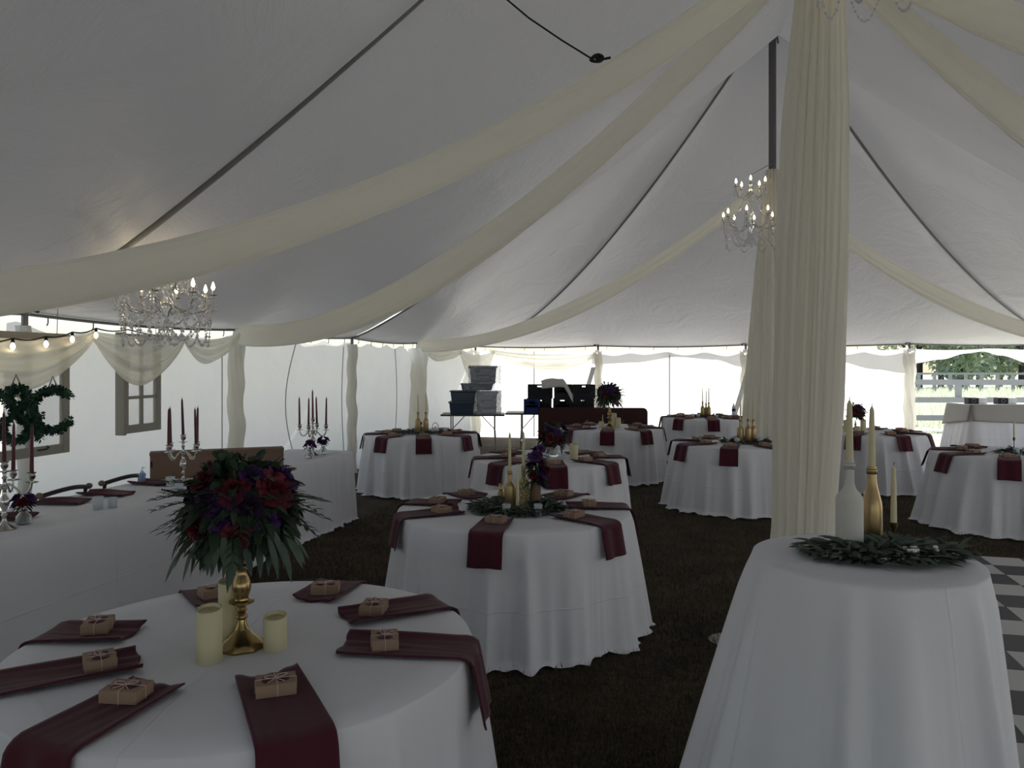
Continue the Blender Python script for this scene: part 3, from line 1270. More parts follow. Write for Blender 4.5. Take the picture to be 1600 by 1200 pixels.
candlestick((-.915, 2.60, TH), 'brass candlestick under the flower ball on the nearest round table', 1.08)
fa = flower_ball('big ball of burgundy roses, purple blooms and drooping eucalyptus on the nearest table', (-.915, 2.60, 1.235), .205, 620, 3, blooms=30)
pillar((-.975, 2.475, TH), .172, .0400, 'ivory pillar candle of middle height left of the brass candlestick')
pillar((-.970, 2.640, TH), .215, .0380, 'tallest ivory pillar candle just behind the brass candlestick')
pillar((-.797, 2.585, TH), .112, .0390, 'short ivory pillar candle right of the brass candlestick')

# ---- table B
bx, by = TABLES['B'][:2]
greenery((bx + .02, by - .05, TH), 'bushy greenery wreath around the glitter bottle', .29, .24, 900, 5, ln=.07, tall=.075)
bottle((-.015, by - .02, TH), .255, .037, 'plain gold bottle left of the glitter bottle', 'gold_paint', 'gold_metal')
taper((-.015, by - .02, TH + .247), .26, 'tall ivory taper in the plain gold bottle beside the glitter bottle')
bottle((.075, by - .06, TH), .295, .039, 'gold glitter bottle in the greenery wreath', 'glitter', sh=.60, neck=.70)
taper((.075, by - .06, TH + .286), .23, 'tall ivory taper in the glitter bottle')
t = thing('taper_holder', 'low brass holder with a taper before the glitter bottle', 'candle holder', (.036, by - .16, TH))
m = MB()
m.lathe([(.032, 0), (.032, .006), (.008, .010), (.008, .020), (.015, .022), (.015, .04), (.012, .04), (.012, .022), (0, .022)], 18)
m.build('holder_base', 'brass_dark', t)
taper((.036, by - .16, TH + .022), .30, 'shorter ivory taper standing between the gold and glitter bottles')
t = thing('vase', 'tall brown cylinder vase holding purple flowers by the glitter bottle', 'vase', (.155, by - .05, TH))
m = MB()
m.lathe([(.032, 0), (.034, .004), (.034, .20), (.031, .20), (.030, .015), (0, .012)], 24)
m.build('vase_body', 'wood_tan', t)
t = thing('vase_flowers', 'purple and burgundy blooms cascading from the brown vase', 'flower arrangement', (.155, by - .05, TH + .20))
m = MB()
q = random.Random(4)
for i in range(70):
    a = q.uniform(0, 2 * PI)
    m.leaf((.02 * math.cos(a), .02 * math.sin(a), q.uniform(-.03, .16)), (math.cos(a), math.sin(a), q.uniform(-.5, .9)), (0, 0, 1), q.uniform(.05, .10), .02, .5)
m.tube([(0, 0, -.1), (0, 0, .14)], .006, 6)
m.build('foliage', 'leaf_dark', t, smooth=180)
for i, (dx, dy, dz, rr, kd) in enumerate([(-.005, -.03, .16, .042, 'plum'), (.03, 0, .12, .04, 'rose'), (-.03, .0, .10, .036, 'plum_dark'), (.045, -.025, .06, .045, 'plum'), (.075, -.01, .07, .036, 'rose'),
                                          (.02, -.04, .01, .038, 'plum_dark'), (.055, -.02, -.02, .034, 'plum_dark'), (0, .03, .2, .03, 'plum_dark'), (.035, -.035, .21, .028, 'plum'), (-.02, -.045, .04, .03, 'rose')]):
    flower(t, 'rose_bloom' if kd == 'rose' else 'purple_bloom', kd, (dx, dy, dz), (dx, dy - .03, .06), rr)
cup((-.035, by - .23, TH), 'frosted votive cup at the left front of the glitter bottle wreath')
cup((.165, by - .23, TH), 'frosted votive cup at the right front of the glitter bottle wreath')
bottle((-.075, by + .10, TH), .15, .020, 'slim small gold bottle behind the plain gold bottle', 'gold_paint')
cup((.125, by + .10, TH), 'gold votive cup behind the glitter bottle', .03, .10, 'gold_paint')

# ---- table C
cx, cy = TABLES['C'][:2]
t = thing('bud_vase', 'low clear vase under the dark bouquet behind the glitter bottle table', 'vase', (cx + .05, cy + .05, TH))
m = MB()
m.lathe([(.04, 0), (.05, .01), (.055, .05), (.035, .09), (.04, .10), (.036, .10), (.031, .09), (.045, .05), (.04, .012), (0, .01)], 20)
m.build('vase_body', 'glass', t)
flower_ball('low dark bouquet of burgundy and purple blooms behind the glitter bottle table', (cx + .04, cy + .05, TH + .22), .165, 260, 8, droop=False, blooms=14, name='bouquet')
pillar((cx - .10, cy + .02, TH), .185, .040, 'ivory pillar candle left of the low dark bouquet')
pillar((cx + .24, cy - .10, TH), .150, .043, 'ivory pillar candle right of the low dark bouquet')
t = thing('glass_candleholder', 'small ornate glass candle holder in front of the low dark bouquet', 'candle holder', (cx - .05, cy - .14, TH))
m = MB()
m.lathe([(.038, 0), (.040, .004), (.030, .012), (.010, .020), (.014, .032), (.008, .044), (.016, .056), (.008, .066), (.018, .080), (.020, .10), (.014, .10), (.012, .085), (0, .083)], 20)
m.build('holder_body', 'glass', t)

# ---- generic gold bottle groups on D, F, I
for (k, off, specs, nm, sd) in [
    ('D', (0, 0), [(-.045, .0, .30, .25), (.06, .02, .30, .28)], 'back left table', 11),
    ('F', (.10, -.02), [(-.07, -.03, .29, .22), (.015, -.06, .30, .25), (.095, .0, .29, .22)], 'table left of the fabric column', 12),
    ('I', (.0, 0), [(-.05, .0, .28, .26), (.02, .03, .25, .24), (.055, -.02, .27, .27)], 'farthest round table', 13)]:
    ox, oy = TABLES[k][0] + off[0], TABLES[k][1] + off[1]
    greenery((ox, oy, TH), 'flat greenery garland around the gold bottles of the ' + nm, .33 if k == 'D' else .27, .20, 300, sd, ln=.09, stems=10, dark='leaf_dark' if k == 'F' else 'leaf_grey')
    names = {2: ['left', 'right'], 3: ['left', 'middle', 'right']}[len(specs)]
    for (dx, dy, h, ch), w in zip(specs, names):
        bottle((ox + dx, oy + dy, TH), h, .037, '%s gold bottle on the %s' % (w, nm), 'gold_paint', 'brass_dark', 'gold bottles on the ' + nm)
        taper((ox + dx, oy + dy, TH + h * .97), ch, 'thin taper in the %s gold bottle on the %s' % (w, nm), 'tapers on the ' + nm, r=.010)
ox, oy = TABLES['D'][:2]
t = thing('taper_holder', 'dark iron holder between the two gold bottles of the back left table', 'candle holder', (ox + .01, oy - .09, TH))
m = MB()
m.lathe([(.035, 0), (.035, .005), (.005, .01), (.005, .13), (.014, .14), (.014, .17), (.009, .17), (.009, .145), (0, .145)], 14)
m.build('holder_stem', 'brass_dark', t)
t = thing('teapot', 'small white teapot with arched handle on the back left table', 'teapot', (ox + .19, oy + .02, TH), .3)
m = MB()
m.lathe([(.032, 0), (.045, .015), (.050, .045), (.042, .075), (.020, .088), (.008, .094), (.010, .104), (0, .108)], 20)
m.build('pot_body', 'white_plastic', t)
m = MB()
m.tube([(-.04, 0, .04), (-.065, 0, .06), (-.075, 0, .085)], [.010, .008, .006], 8)
m.build('spout', 'white_plastic', t)
m = MB()
m.tube([(.046 * math.cos(w), 0, .065 + .085 * math.sin(w)) for w in np.linspace(0, PI, 12)], .004, 6)
m.build('handle', 'wood_dark', t)
cup((ox + .32, oy + .08, TH), 'small clear cup right of the teapot on the back left table', .03, .07, 'frosted')
ox, oy = TABLES['F'][:2]
cup((ox - .11, oy - .04, TH), 'frosted votive cup left of the three gold bottles on the mid table', .03, .07)
cup((ox - .035, oy - .14, TH), 'frosted votive cup nearer, left front of the three gold bottles', .032, .07)
cup((ox + .02, oy + .13, TH), 'white votive cup half hidden behind the three gold bottles', .03, .07)
cup((ox + .24, oy - .13, TH), 'frosted votive cup right of the three gold bottles beside the fabric column', .034, .08)
ox, oy = TABLES['I'][:2]
cup((ox - .25, oy - .12, TH), 'left frosted votive cup on the farthest round table', .033, .065)
cup((ox - .17, oy - .16, TH), 'second frosted votive cup from the left on the farthest round table', .033, .065)
cup((ox + .15, oy - .18, TH), 'frosted votive cup right of the bottles on the farthest round table', .033, .055)
t = thing('water_bottle', 'clear water bottle with dark label on the farthest round table', 'water bottle', (ox + .54, oy + .12, TH))
m = MB()
m.lathe([(.032, 0), (.034, .01), (.034, .15), (.026, .19), (.012, .21), (.012, .22), (0, .22)], 18)
m.build('bottle_body', 'frosted', t)
m = MB()
m.lathe([(.0352, .10), (.0352, .15)], 18)
m.build('bottle_label', 'bin_dark', t)
m = MB()
m.lathe([(.014, .221), (.014, .236), (0, .236)], 12)
m.build('cap', 'black_iron', t)
m = MB()
m.box((-.045, -.03, 0), (.045, .03, .085))
tag(m.build('small_card_box', 'table_maroon', loc=(ox + .72, oy - .05, TH + .0), bevel=.003), 'small dark red box right of the water bottle on the farthest table', 'box')

# ---- table E: tall dark bouquet on a brass stick
ex, ey = TABLES['E'][:2]
candlestick((ex - .02, ey, TH), 'tall brass stand under the dark bouquet beside the black crates', 1.05)
flower_ball('dark drooping bouquet high on a brass stand beside the black crates', (ex - .03, ey, TH + .50), .20, 420, 14, blooms=14)
pillar((ex + .045, ey - .02, TH), .215, .038, 'tall ivory pillar candle right of the far brass stand')
pillar((ex + .10, ey - .08, TH), .150, .038, 'shorter ivory pillar candle right of the far brass stand')
pillar((ex - .15, ey - .08, TH), .095, .040, 'low ivory pillar candle left of the far brass stand')
taper((ex - .11, ey + .10, TH), .19, 'thin ivory taper left of the far brass stand', r=.009)
# ---- table G
gx, gy = TABLES['G'][:2]
candlestick((gx - .17, gy, TH), 'slim brass stand under the small dark bouquet beyond the white bottle', .55)
flower_ball('small dark bouquet beyond the ivory tapers of the cocktail table', (gx - .16, gy, TH + .28), .14, 240, 15, droop=False, blooms=12, name='bouquet')
pillar((gx - .30, gy, TH), .16, .038, 'ivory pillar candle left of the small dark bouquet beyond the white bottle')
pillar((gx - .19, gy - .10, TH), .08, .042, 'low ivory pillar candle under the small dark bouquet')
pillar((gx - .07, gy - .02, TH), .17, .038, 'ivory pillar candle right of the small dark bouquet beyond the white bottle')
# ---- table H
hx, hy = TABLES['H'][:2]
greenery((hx + .12, hy - .02, TH), 'dark greenery on the rightmost round table at the picture edge', .26, .16, 240, 16, ln=.085, dark='leaf_dark')
t = thing('taper_holder', 'thin iron holder on the rightmost round table', 'candle holder', (hx + .03, hy, TH))
m = MB()
m.lathe([(.04, 0), (.04, .005), (.004, .01), (.004, .13), (.012, .15), (.012, .17), (.008, .17), (.008, .155), (0, .155)], 14)
m.build('holder_stem', 'brass_dark', t)
taper((hx + .03, hy, TH + .155), .20, 'thin pale taper on the rightmost round table', r=.010)
cup((hx - .03, hy - .13, TH), 'left frosted votive cup on the rightmost round table', .032, .072)
cup((hx + .09, hy - .10, TH), 'right frosted votive cup on the rightmost round table', .032, .072)
bottle((hx + .17, hy - .04, TH), .29, .042, 'tan bottle cut by the right picture edge on the rightmost table', 'wood_tan')

# ---- cocktail table
jx, jy, jz = JT
greenery((jx + .075, jy + .02, jz), 'spread of eucalyptus and olive leaves under the white and gold bottles', .235, .13, 430, 21, .0, ln=.078, flowers=12, stems=20, hole=.05)
bottle((1.105, 2.515, jz), .30, .0425, 'white yarn-wrapped bottle on the cocktail table', 'yarn', 'silver', sh=.56, neck=.72)
taper((1.105, 2.515, jz + .291), .205, 'tallest ivory taper in the white yarn-wrapped bottle', r=.0125)
bottle((1.237, 2.640, jz), .262, .034, 'gold bottle right behind the white yarn-wrapped bottle', 'gold_paint', 'brass_dark', sh=.42, neck=.86)
taper((1.237, 2.640, jz + .254), .215, 'ivory taper in the gold bottle on the cocktail table', r=.0118)
t = thing('taper_holder', 'small brass taper holder among the leaves on the cocktail table', 'candle holder', (1.292, 2.60, jz))
m = MB()
m.lathe([(.026, 0), (.026, .004), (.007, .010), (.005, .03), (.007, .055), (.012, .062), (.013, .078), (.0105, .078), (.0105, .066), (0, .066)], 16)
m.build('holder_stem', 'brass_dark', t)
taper((1.292, 2.60, jz + .066), .205, 'short ivory taper in the brass holder on the cocktail table', r=.0105)


# ------------------------------------------------------------------ candelabra and bud vases on the head table
def candelabra(loc, rz, label, narm=4):
    t = thing('candelabra', label, 'candelabra', loc, rz)
    m = MB()
    m.lathe([(.062, 0), (.064, .006), (.050, .016), (.026, .030), (.013, .048), (.011, .075), (.018, .085), (.012, .095), (.010, .11), (.020, .13), (.028, .155), (.024, .18), (.012, .20), (.010, .23),
             (.018, .24), (.010, .25), (.009, .29), (.016, .30), (.009, .31), (.012, .33)], 24)
    m.build('stem', 'silver', t, smooth=50)

    def holder(m, c):
        m.lathe([(.006, 0), (.034, .004), (.036, .008), (.010, .010), (.010, .018), (.019, .030), (.021, .045), (.014, .052), (.024, .060), (.025, .063), (.011, .063), (.011, .05), (0, .05)], 18, c)
    m = MB()
    holder(m, (0, 0, .33))
    m.build('candle_cup', 'silver', t, smooth=50)
    taper_c = [((0, 0, .385), .30)]
    for k in range(narm):
        w = 2 * PI * k / narm + PI / 4
        c, s = math.cos(w), math.sin(w)
        prof = [(0, .25), (.025, .262), (.055, .240), (.085, .205), (.115, .205), (.135, .235), (.14, .262)]
        pts = []
        for a, b in zip(prof, prof[1:]):
            for j in range(3):
                pts.append((a[0] + (b[0] - a[0]) * j / 3, a[1] + (b[1] - a[1]) * j / 3))
        pts.append(prof[-1])
        m = MB()
        m.tube([(x * c, x * s, z) for x, z in pts], .0065, 8)
        arm = m.build('arm', 'silver', t, smooth=60)
        m = MB()
        holder(m, (.14 * c, .14 * s, .262))
        m.build('candle_cup', 'silver', arm, smooth=50)
        taper_c.append(((.14 * c, .14 * s, .315), .295))
    return t, taper_c


CW = ['center', 'back right', 'back left', 'front left', 'front right']


def with_tapers(loc, rz, label, where):
    t, tc = candelabra(loc, rz, label)
    R_ = Matrix.Rotation(rz, 3, 'Z')
    for (p, h), w in zip(tc, CW):
        q = Vector(loc) + R_ @ Vector(p)
        taper(q, h, 'burgundy taper in the %s cup of the %s' % (w, where), 'burgundy tapers', r=.0115, col='wax_burgundy', lean=(rnd.uniform(-.02, .02), rnd.uniform(-.03, .03)))


with_tapers((-2.935, 4.44, TH), math.radians(-30), 'silver candelabra with burgundy tapers at the left picture edge', 'candelabra at left edge')
with_tapers((-2.62, 6.12, TH), math.radians(20), 'five-candle silver candelabra before the long cardboard box', 'candelabra before the cardboard box')
with_tapers((-2.08, 8.02, TH), math.radians(42), 'silver candelabra at the far end of the head table', 'candelabra at the far table end')


def bud_vase(loc, label, seed, label2):
    t = thing('bud_vase', label, 'vase', loc, seed)
    m = MB()
    m.lathe([(.028, 0), (.040, .008), (.046, .028), (.040, .050), (.022, .068), (.020, .078), (.025, .084), (.022, .084), (.017, .078), (.019, .068), (.036, .048), (.041, .028), (.036, .011), (0, .008)], 22)
    m.build('vase_body', 'glass', t, smooth=60)
    m = MB()
    q = random.Random(seed)
    for i in range(7):
        a = q.uniform(0, 6.28)
        m.tube([(.02 * math.cos(a), .02 * math.sin(a), .015), (-.008 * math.cos(a), -.008 * math.sin(a), .08), (-.04 * math.cos(a), -.04 * math.sin(a), .13)], .002, 5)
    st = thing('posy', label2, 'flower arrangement', loc, seed)
    m.build('stems', 'leaf_mid', st)
    m = MB()
    for i in range(26):
        a = q.uniform(0, 6.28)
        m.leaf((.02 * math.cos(a), .02 * math.sin(a), q.uniform(.10, .14)), (math.cos(a), math.sin(a), q.uniform(-.2, .6)), (0, 0, 1), .05, .018, .4)
    m.build('leaves', 'leaf_dark', st, smooth=180)
    for i in range(6):
        a = i * 1.05 + seed
        rr = .045 if i else 0
        flower(st, 'purple_bloom', 'plum' if i % 3 else 'rose', (rr * math.cos(a), rr * math.sin(a), .145 + .02 * math.sin(i * 2.0)), (rr * math.cos(a), rr * math.sin(a), .05), q.uniform(.030, .038))


bud_vase(gp(37, 819, TH), 'round clear bud vase beside the candelabra at the left picture edge', 1, 'purple posy in the bud vase at the left picture edge')
bud_vase(gp(484, 716, TH), 'left round clear bud vase at the far end of the head table', 2, 'purple posy in the left bud vase at the far table end')
bud_vase(gp(505, 710, TH), 'right round clear bud vase at the far end of the head table', 3, 'purple posy in the right bud vase at the far table end')
cup(gp(153, 796, TH), 'larger frosted votive glass on the head table, left pair', .032, .085)
cup(gp(176, 793, TH), 'smaller frosted votive glass on the head table, left pair', .030, .068)
cup(gp(266, 760, TH), 'larger frosted votive glass on the head table before the cardboard box', .035, .075)
cup(gp(280, 765, TH), 'smaller frosted votive glass half hidden behind the flower ball', .032, .062)
# napkins lying on the head table
for i, (px, py, lab) in enumerate([(240, 757, 'rolled burgundy napkin on the head table before the cardboard box'), (165, 774, 'middle rolled burgundy napkin on the head table'),
                                   (92, 787, 'rolled burgundy napkin on the head table right of the left bud vase'), (2, 812, 'burgundy napkin end behind the left edge candelabra')]):
    p = gp(px, py, TH)
    m = MB()

    def fn(a, b, i=i):
        u = a * 2 - 1
        return ((b - .5) * .36, u * .085 * (1 - .1 * b), .006 + .020 * abs(u) ** 2.5 + .006 * math.sin(3 * u + 5 * b + i))
    m.grid(15, 16, fn)
    tag(m.build('napkin', 'burgundy', loc=p, rot=(0, 0, h_rz + PI / 2 + .1 * i), solid=.008, smooth=60), lab, 'napkin', 'napkins on the head table')
m = MB()


def fn(a, b):
    u = a * 2 - 1
    s = b * .46
    return ((s if s < .34 else .34 + .01), u * .07, .008 + .015 * abs(u) ** 2.5 if s < .34 else .008 - (s - .34))


m.grid(11, 24, fn)
tag(m.build('napkin', 'burgundy', loc=ht(1.62, .46, TH + .004), rot=(0, 0, h_rz + PI / 2 + .15), solid=.008), 'burgundy napkin sticking out behind the right end of the cardboard box', 'napkin', 'napkins on the head table')

# cardboard box across the head table, with a bottle at its left end
t = thing('cardboard_box', 'long brown cardboard box lying across the head table', 'cardboard box', (-2.98, 6.32, TH + .002), math.radians(22))
m = MB()
m.box((0, 0, 0), (1.06, .14, .20))
m.build('carton', 'cardboard', t, bevel=.003)
m = MB()
m.box((-.004, -.004, .196), (1.064, .144, .222))
m.build('lid', 'cardboard', t, bevel=.003)
m = MB()
m.box((.004, -.0052, .10), (.020, -.0042, .15))
m.build('printed_mark', 'black_iron', t)
p = gp(222, 755, TH)
t = thing('sanitizer_bottle', 'small blue tinted pump bottle at the left end of the cardboard box', 'bottle', p)
m = MB()
m.lathe([(.022, 0), (.025, .005), (.025, .075), (.012, .09), (.012, .10), (0, .10)], 16)
m.build('bottle_body', 'sanitizer', t)
m = MB()
m.tube([(0, 0, .10), (0, 0, .125), (.02, -.005, .125)], .005, 6)
m.build('pump', 'white_plastic', t)


# chairs behind the head table
def chair_proto(label):
    t = thing('folding_chair', label, 'chair', (0, 0, 0), 0, 'chairs behind the head table')
    m = MB()
    m.box((-.20, -.20, .42), (.20, .20, .45))
    m.build('seat', 'wood_dark', t, bevel=.008)
    m = MB()
    m.tube([(-.23 + .46 * j / 12, .22 + .05 * math.sin(PI * j / 12), .757 + .03 * math.sin(PI * j / 12)) for j in range(13)], .017, 8)
    m.tube([(-.20 + .40 * j / 12, .21 + .05 * math.sin(PI * j / 12), .62) for j in range(13)], .014, 8)
    br = m.build('backrest', 'wood_dark', t)
    for sx in (-1, 1):
        m = MB()
        m.blob((sx * .235, .22, .765), .026, (1, 1, .9), 10, 8)
        m.build('rail_end', 'wood_tan', br)
        m = MB()
        m.tube([(sx * .20, .22, .765), (sx * .20, .19, .43), (sx * .20, -.20, 0)], .014, 8)
        m.build('leg', 'wood_dark', t)
        m = MB()
        m.tube([(sx * .18, -.14, .42), (sx * .18, .20, 0)], .014, 8)
        m.build('leg', 'wood_dark', t)
    return t


ch = None
for al, lab in [(3.0, 'dark folding chair behind the left edge of the head table'), (2.40, 'dark folding chair second from the left behind the head table'), (.42, 'dark folding chair at the far end behind the head table')]:
    p = ht(al, 1.16, 0)
    rz = h_rz + PI
    if ch is None:
        ch = chair_proto(lab)
        ch.location = p
        ch.rotation_euler = (0, 0, rz)
    else:
        dup(ch, p, rz, lab, 'chairs behind the head table')

# ------------------------------------------------------------------ old windows and boxwood letters on the left wall
wdir = (LP[3] - LP[4]).normalized()
wrz = math.atan2(wdir.y, wdir.x)


def sash(label, pA, width, height, z0, cols, rows, depth=.045, fr=.065, thick=False):
    t = thing('window_sash', label, 'window sash', (pA.x, pA.y, z0), wrz)
    W, H = width, height
    m = MB()
    m.box((0, -depth, 0), (fr, 0, H))
    m.box((W - fr, -depth, 0), (W, 0, H))
    m.box((fr, -depth, 0), (W - fr, 0, fr * 1.15))
    m.box((fr, -depth, H - fr), (W - fr, 0, H))
    if thick:
        m.box((-.035, -depth - .03, -.01), (-.002, .02, H + .01))
    m.build('frame', 'wood_grey', t, bevel=.004)
    m = MB()
    for i in range(1, cols):
        x = fr + (W - 2 * fr) * i / cols
        m.box((x - .014, -depth + .008, fr), (x + .014, -.008, H - fr))
    for j in range(1, rows):
        z = fr + (H - 2 * fr) * j / rows
        m.box((fr, -depth + .01, z - .014), (W - fr, -.01, z + .014))
    m.build('muntins', 'wood_grey', t)
    for i in range(cols):
        for j in range(rows):
            x0 = fr + (W - 2 * fr) * i / cols
            x1 = fr + (W - 2 * fr) * (i + 1) / cols
            z0_ = fr + (H - 2 * fr) * j / rows
            z1_ = fr + (H - 2 * fr) * (j + 1) / rows
            m = MB()
            m.box((x0, -.024, z0_), (x1, -.021, z1_))
            m.build('pane', 'pane', t, smooth=0)
    m = MB()
    if thick:
        m.tube([(.03, -depth, H * .66), (.03, -depth - .03, H * .66), (.03, -depth - .03, H * .78), (.03, -depth, H * .78)], .008, 6)
        m.build('handle', 'black_iron', t)
    else:
        m.tube([(W * .70, -depth - .006, .05), (W * .78, -depth - .006, .05), (W * .80, -depth - .006, .062), (W * .78, -depth - .006, .074)], .006, 6)
        m.build('latch', 'black_iron', t)
    m = MB()
    for x in (.1 * W, .9 * W):
        m.tube([(x, -depth / 2, H), (x, -depth / 2 - .01, H + .25)], .003, 5)
    m.build('hanging_cord', 'steel', t)
    return t


pB = lw(102, .10)
w1 = 1.12
pA = pB - wdir * w1
sash('large grey wooden window sash behind the boxwood letters', pA, w1, .98, .985, 3, 2)
pA2 = lw(187, .10)
sash('small grey wooden window sash with four lower panes between two swags', pA2, .52, .92, 1.075, 2, 3, thick=True)


def boxwood(label, strokes, loc, seed, ribbon=True):
    t = thing('boxwood_letter', label, 'letter', loc, math.radians(44))
    q = random.Random(seed)
    m = MB()
    core = MB()
    for st in strokes:
        st = [Vector((x, 0, z)) for x, z in st]
        core.tube(st, .024, 8)
        for a, b in zip(st, st[1:]):
            n = max(2, int((b - a).length * 1250))
            for i in range(n):
                c = a.lerp(b, q.random())
                d = Vector((q.gauss(0, 1), q.gauss(0, 1), q.gauss(0, 1))).normalized()
                m.leaf(c + d * .024, (d + Vector((q.gauss(0, .5), q.gauss(0, .5), q.gauss(0, .5)))).normalized(), (q.random(), q.random(), q.random()), .027, .015, .1, 2)
    core.build('core', 'boxwood', t)
    m.build('leaves', 'boxwood', t, smooth=180)
    if ribbon:
        top = max((p for st in strokes for p in st), key=lambda p: p[1])
        m = MB()
        m.tube([(top[0] - .03, 0, top[1]), (top[0] + .005, .01, top[1] + .10), (top[0] + .04, 0, top[1])], .008, 5)
        m.build('hanging_ribbon', 'wood_grey', t)


arc = lambda cx, cz, rx, rz_, a0, a1, n=22: [(cx + rx * math.cos(math.radians(a0 + (a1 - a0) * i / n)), cz + rz_ * math.sin(math.radians(a0 + (a1 - a0) * i / n))) for i in range(n + 1)]
Ccurve = arc(.155, .20, .14, .155, 40, 325)
amp = [(.27, .03), (.20, .10), (.10, .25), (.06, .31)] + arc(.12, .335, .06, .055, 200, -40, 12) + [(.14, .24), (.07, .17)] + arc(.11, .10, .085, .085, 140, 330, 12) + [(.24, .16), (.26, .20)]
q1 = lw(46, .36)
boxwood('leafy green letter C hanging before the large window sash', [Ccurve], (q1.x, q1.y, CAMZ + (HZ - 684) / F * q1.y), 1)
q2 = lw(-4, .40)
boxwood('leafy green ampersand hanging left of the letter C', [amp], (q2.x, q2.y, CAMZ + (HZ - 694) / F * q2.y), 2)
q3 = lw(-70, .36)
boxwood('leafy green letter cut off by the left picture edge', [Ccurve], (q3.x, q3.y, CAMZ + (HZ - 692) / F * q3.y), 3)


# ------------------------------------------------------------------ chandeliers
def chandelier(label, loc, rz, top, scale=1.0, upz=.26, hang=None):
    """base of the empty: the ring of lower arms. top: height of the hook above it"""
    t = thing('chandelier', label, 'chandelier', loc, rz)
    t.scale = (scale,) * 3
    top /= scale
    m = MB()
    z = .52
    k = 0
    while z < top:
        a = k % 2
        lk = [(.011 * math.cos(w) * (1 - a), .011 * math.cos(w) * a, z + .022 * math.sin(w)) for w in np.linspace(0, 2 * PI, 11)]
        m.tube(lk, .0035, 5)
        z += .034
        k += 1
    m.build('chain', 'black_iron', t)
    if hang:
        m = MB()
        h = Matrix.Rotation(-rz, 3, 'Z') @ (Vector(hang) - Vector(loc))
        m.tube([h / scale, Vector((0, 0, top))], .006, 6)
        m.build('hanging_rod', 'silver', t)
    m = MB()
    m.lathe([(.004, .54), (.02, .50), (.012, .47), (.03, .42), (.05, .36), (.02, .30), (.03, .24), (.055, .16), (.03, .08), (.02, .04), (.05, 0), (.06, -.04), (.03, -.08), (.012, -.12), (.004, -.15)], 16)
    m.build('body', 'glass', t, smooth=60)

    def arm(w, R, zb, zt):
        c, s = math.cos(w), math.sin(w)
        prof = [(.02, zb), (R * .25, zb - .05), (R * .55, zb - .09), (R * .85, zb - .06), (R * .98, zb + .0), (R, zt)]
        fine = []
        for a, b in zip(prof, prof[1:]):
            for j in range(3):
                fine.append((a[0] + (b[0] - a[0]) * j / 3, a[1] + (b[1] - a[1]) * j / 3))
        fine.append(prof[-1])
        m = MB()
        m.tube([(x * c, x * s, z) for x, z in fine], .006, 6)
        m.lathe([(.006, 0), (.030, .006), (.032, .010), (.010, .012), (.010, .05), (0, .05)], 14, (R * c, R * s, zt))
        ar = m.build('arm', 'silver', t, smooth=60)
        m = MB()
        m.lathe([(.006, 0), (.013, .012), (.015, .022), (.011, .042), (.004, .060), (.001, .066)], 12, (R * c, R * s, zt + .05))
        m.build('bulb', 'bulb', ar, smooth=180)
        m = MB()
        q = random.Random(int(w * 100))
        for kk in range(4):
            aa = w + kk * PI / 2
            for j in range(5):
                m.bead((R * c + .028 * math.cos(aa), R * s + .028 * math.sin(aa), zt - .012 - j * .024), .0075 + (.004 if j == 4 else 0), 1.5)
        m.build('crystal_drops', 'crystal', ar, smooth=0)

    def strand(A, B, sag, n, r=.0108):
        A, B = Vector(A), Vector(B)
        m = MB()
        pp = []
        for i in range(n + 1):
            f = i / n
            p = A.lerp(B, f) - Vector((0, 0, 4 * sag * f * (1 - f)))
            m.bead(p, r * (.7 + .5 * (i % 2)), 1.25)
            pp.append(p)
        m.tube(pp, .0016, 4)
        m.build('crystal_strand', 'crystal', t, smooth=0)
    RL = .345
    for k in range(8):
        arm(2 * PI * k / 8, RL, 0.0, .05)
    for k in range(5):
        arm(2 * PI * k / 5 + .3, .19, upz, upz + .06)
    for k in range(8):
        w0, w1 = 2 * PI * k / 8, 2 * PI * (k + 1) / 8
        P = lambda w, R=RL, z=.035: (R * math.cos(w), R * math.sin(w), z)
        strand(P(w0), P(w1), .22, 22)
        strand(P(w0, RL * .96, .0), P(w1, RL * .96, .0), .34, 26)
        strand(P(w0, .05, .40), P(w0), .10, 18)
        strand(P(w0, RL * .9, .03), (0, 0, -.12), .24, 22)
    for k in range(5):
        w0, w1 = 2 * PI * k / 5 + .3, 2 * PI * (k + 1) / 5 + .3
        strand(P(w0, .19, upz + .05), P(w1, .19, upz + .05), .14, 14)
    return t


roof_z1 = 3.0
chandelier('crystal chandelier with lit candle bulbs hanging by the left wall swags', (-2.70, 6.0, 2.20), .2, .83, upz=.17)
chandelier('crystal chandelier with lit bulbs hung against the far center pole', (3.10, 9.98, 3.55), .35, .62, 1.0, .40, (3.50, 10.40, 4.42))
chandelier('crystal chandelier whose lower strands show at the top edge above the fabric column', (1.87, 3.98, 3.90), .1, 1.9, .86)

# black power cords
m = MB()
m.tube([(-1.85, 5.2, 3.62), (-2.2, 5.62, 3.35), (-2.45, 5.82, 3.14), (-2.62, 5.96, 3.07), (-2.66, 6.0, 3.03)], .009, 6)
tag(m.build('power_cord', 'black_iron'), 'black power cord on the roof seam above the left chandelier chain', 'cord')
t = thing('extension_cord', 'black cord hanging in mid air with a bundled plug above the first drape', 'cord', (.50, 4.6, 3.54))
m = MB()
m.tube([(-1.6, -.25, 1.75), (-1.1, -.1, 1.05), (-.66, -.0, .47), (-.40, 0, .25), (-.2, 0, .115), (-.03, 0, .01)], .006, 6)
m.build('wire', 'black_iron', t)
m = MB()
for i in range(4):
    m.tube([(.005 * i + .032 * math.cos(w), .012 * math.sin(w + i), .018 * math.sin(w) + .003 * i) for w in np.linspace(0, 2 * PI, 14)], .007, 6)
m.tube([(.0, 0, 0), (.05, 0, .004), (.09, .0, .012)], .008, 6)
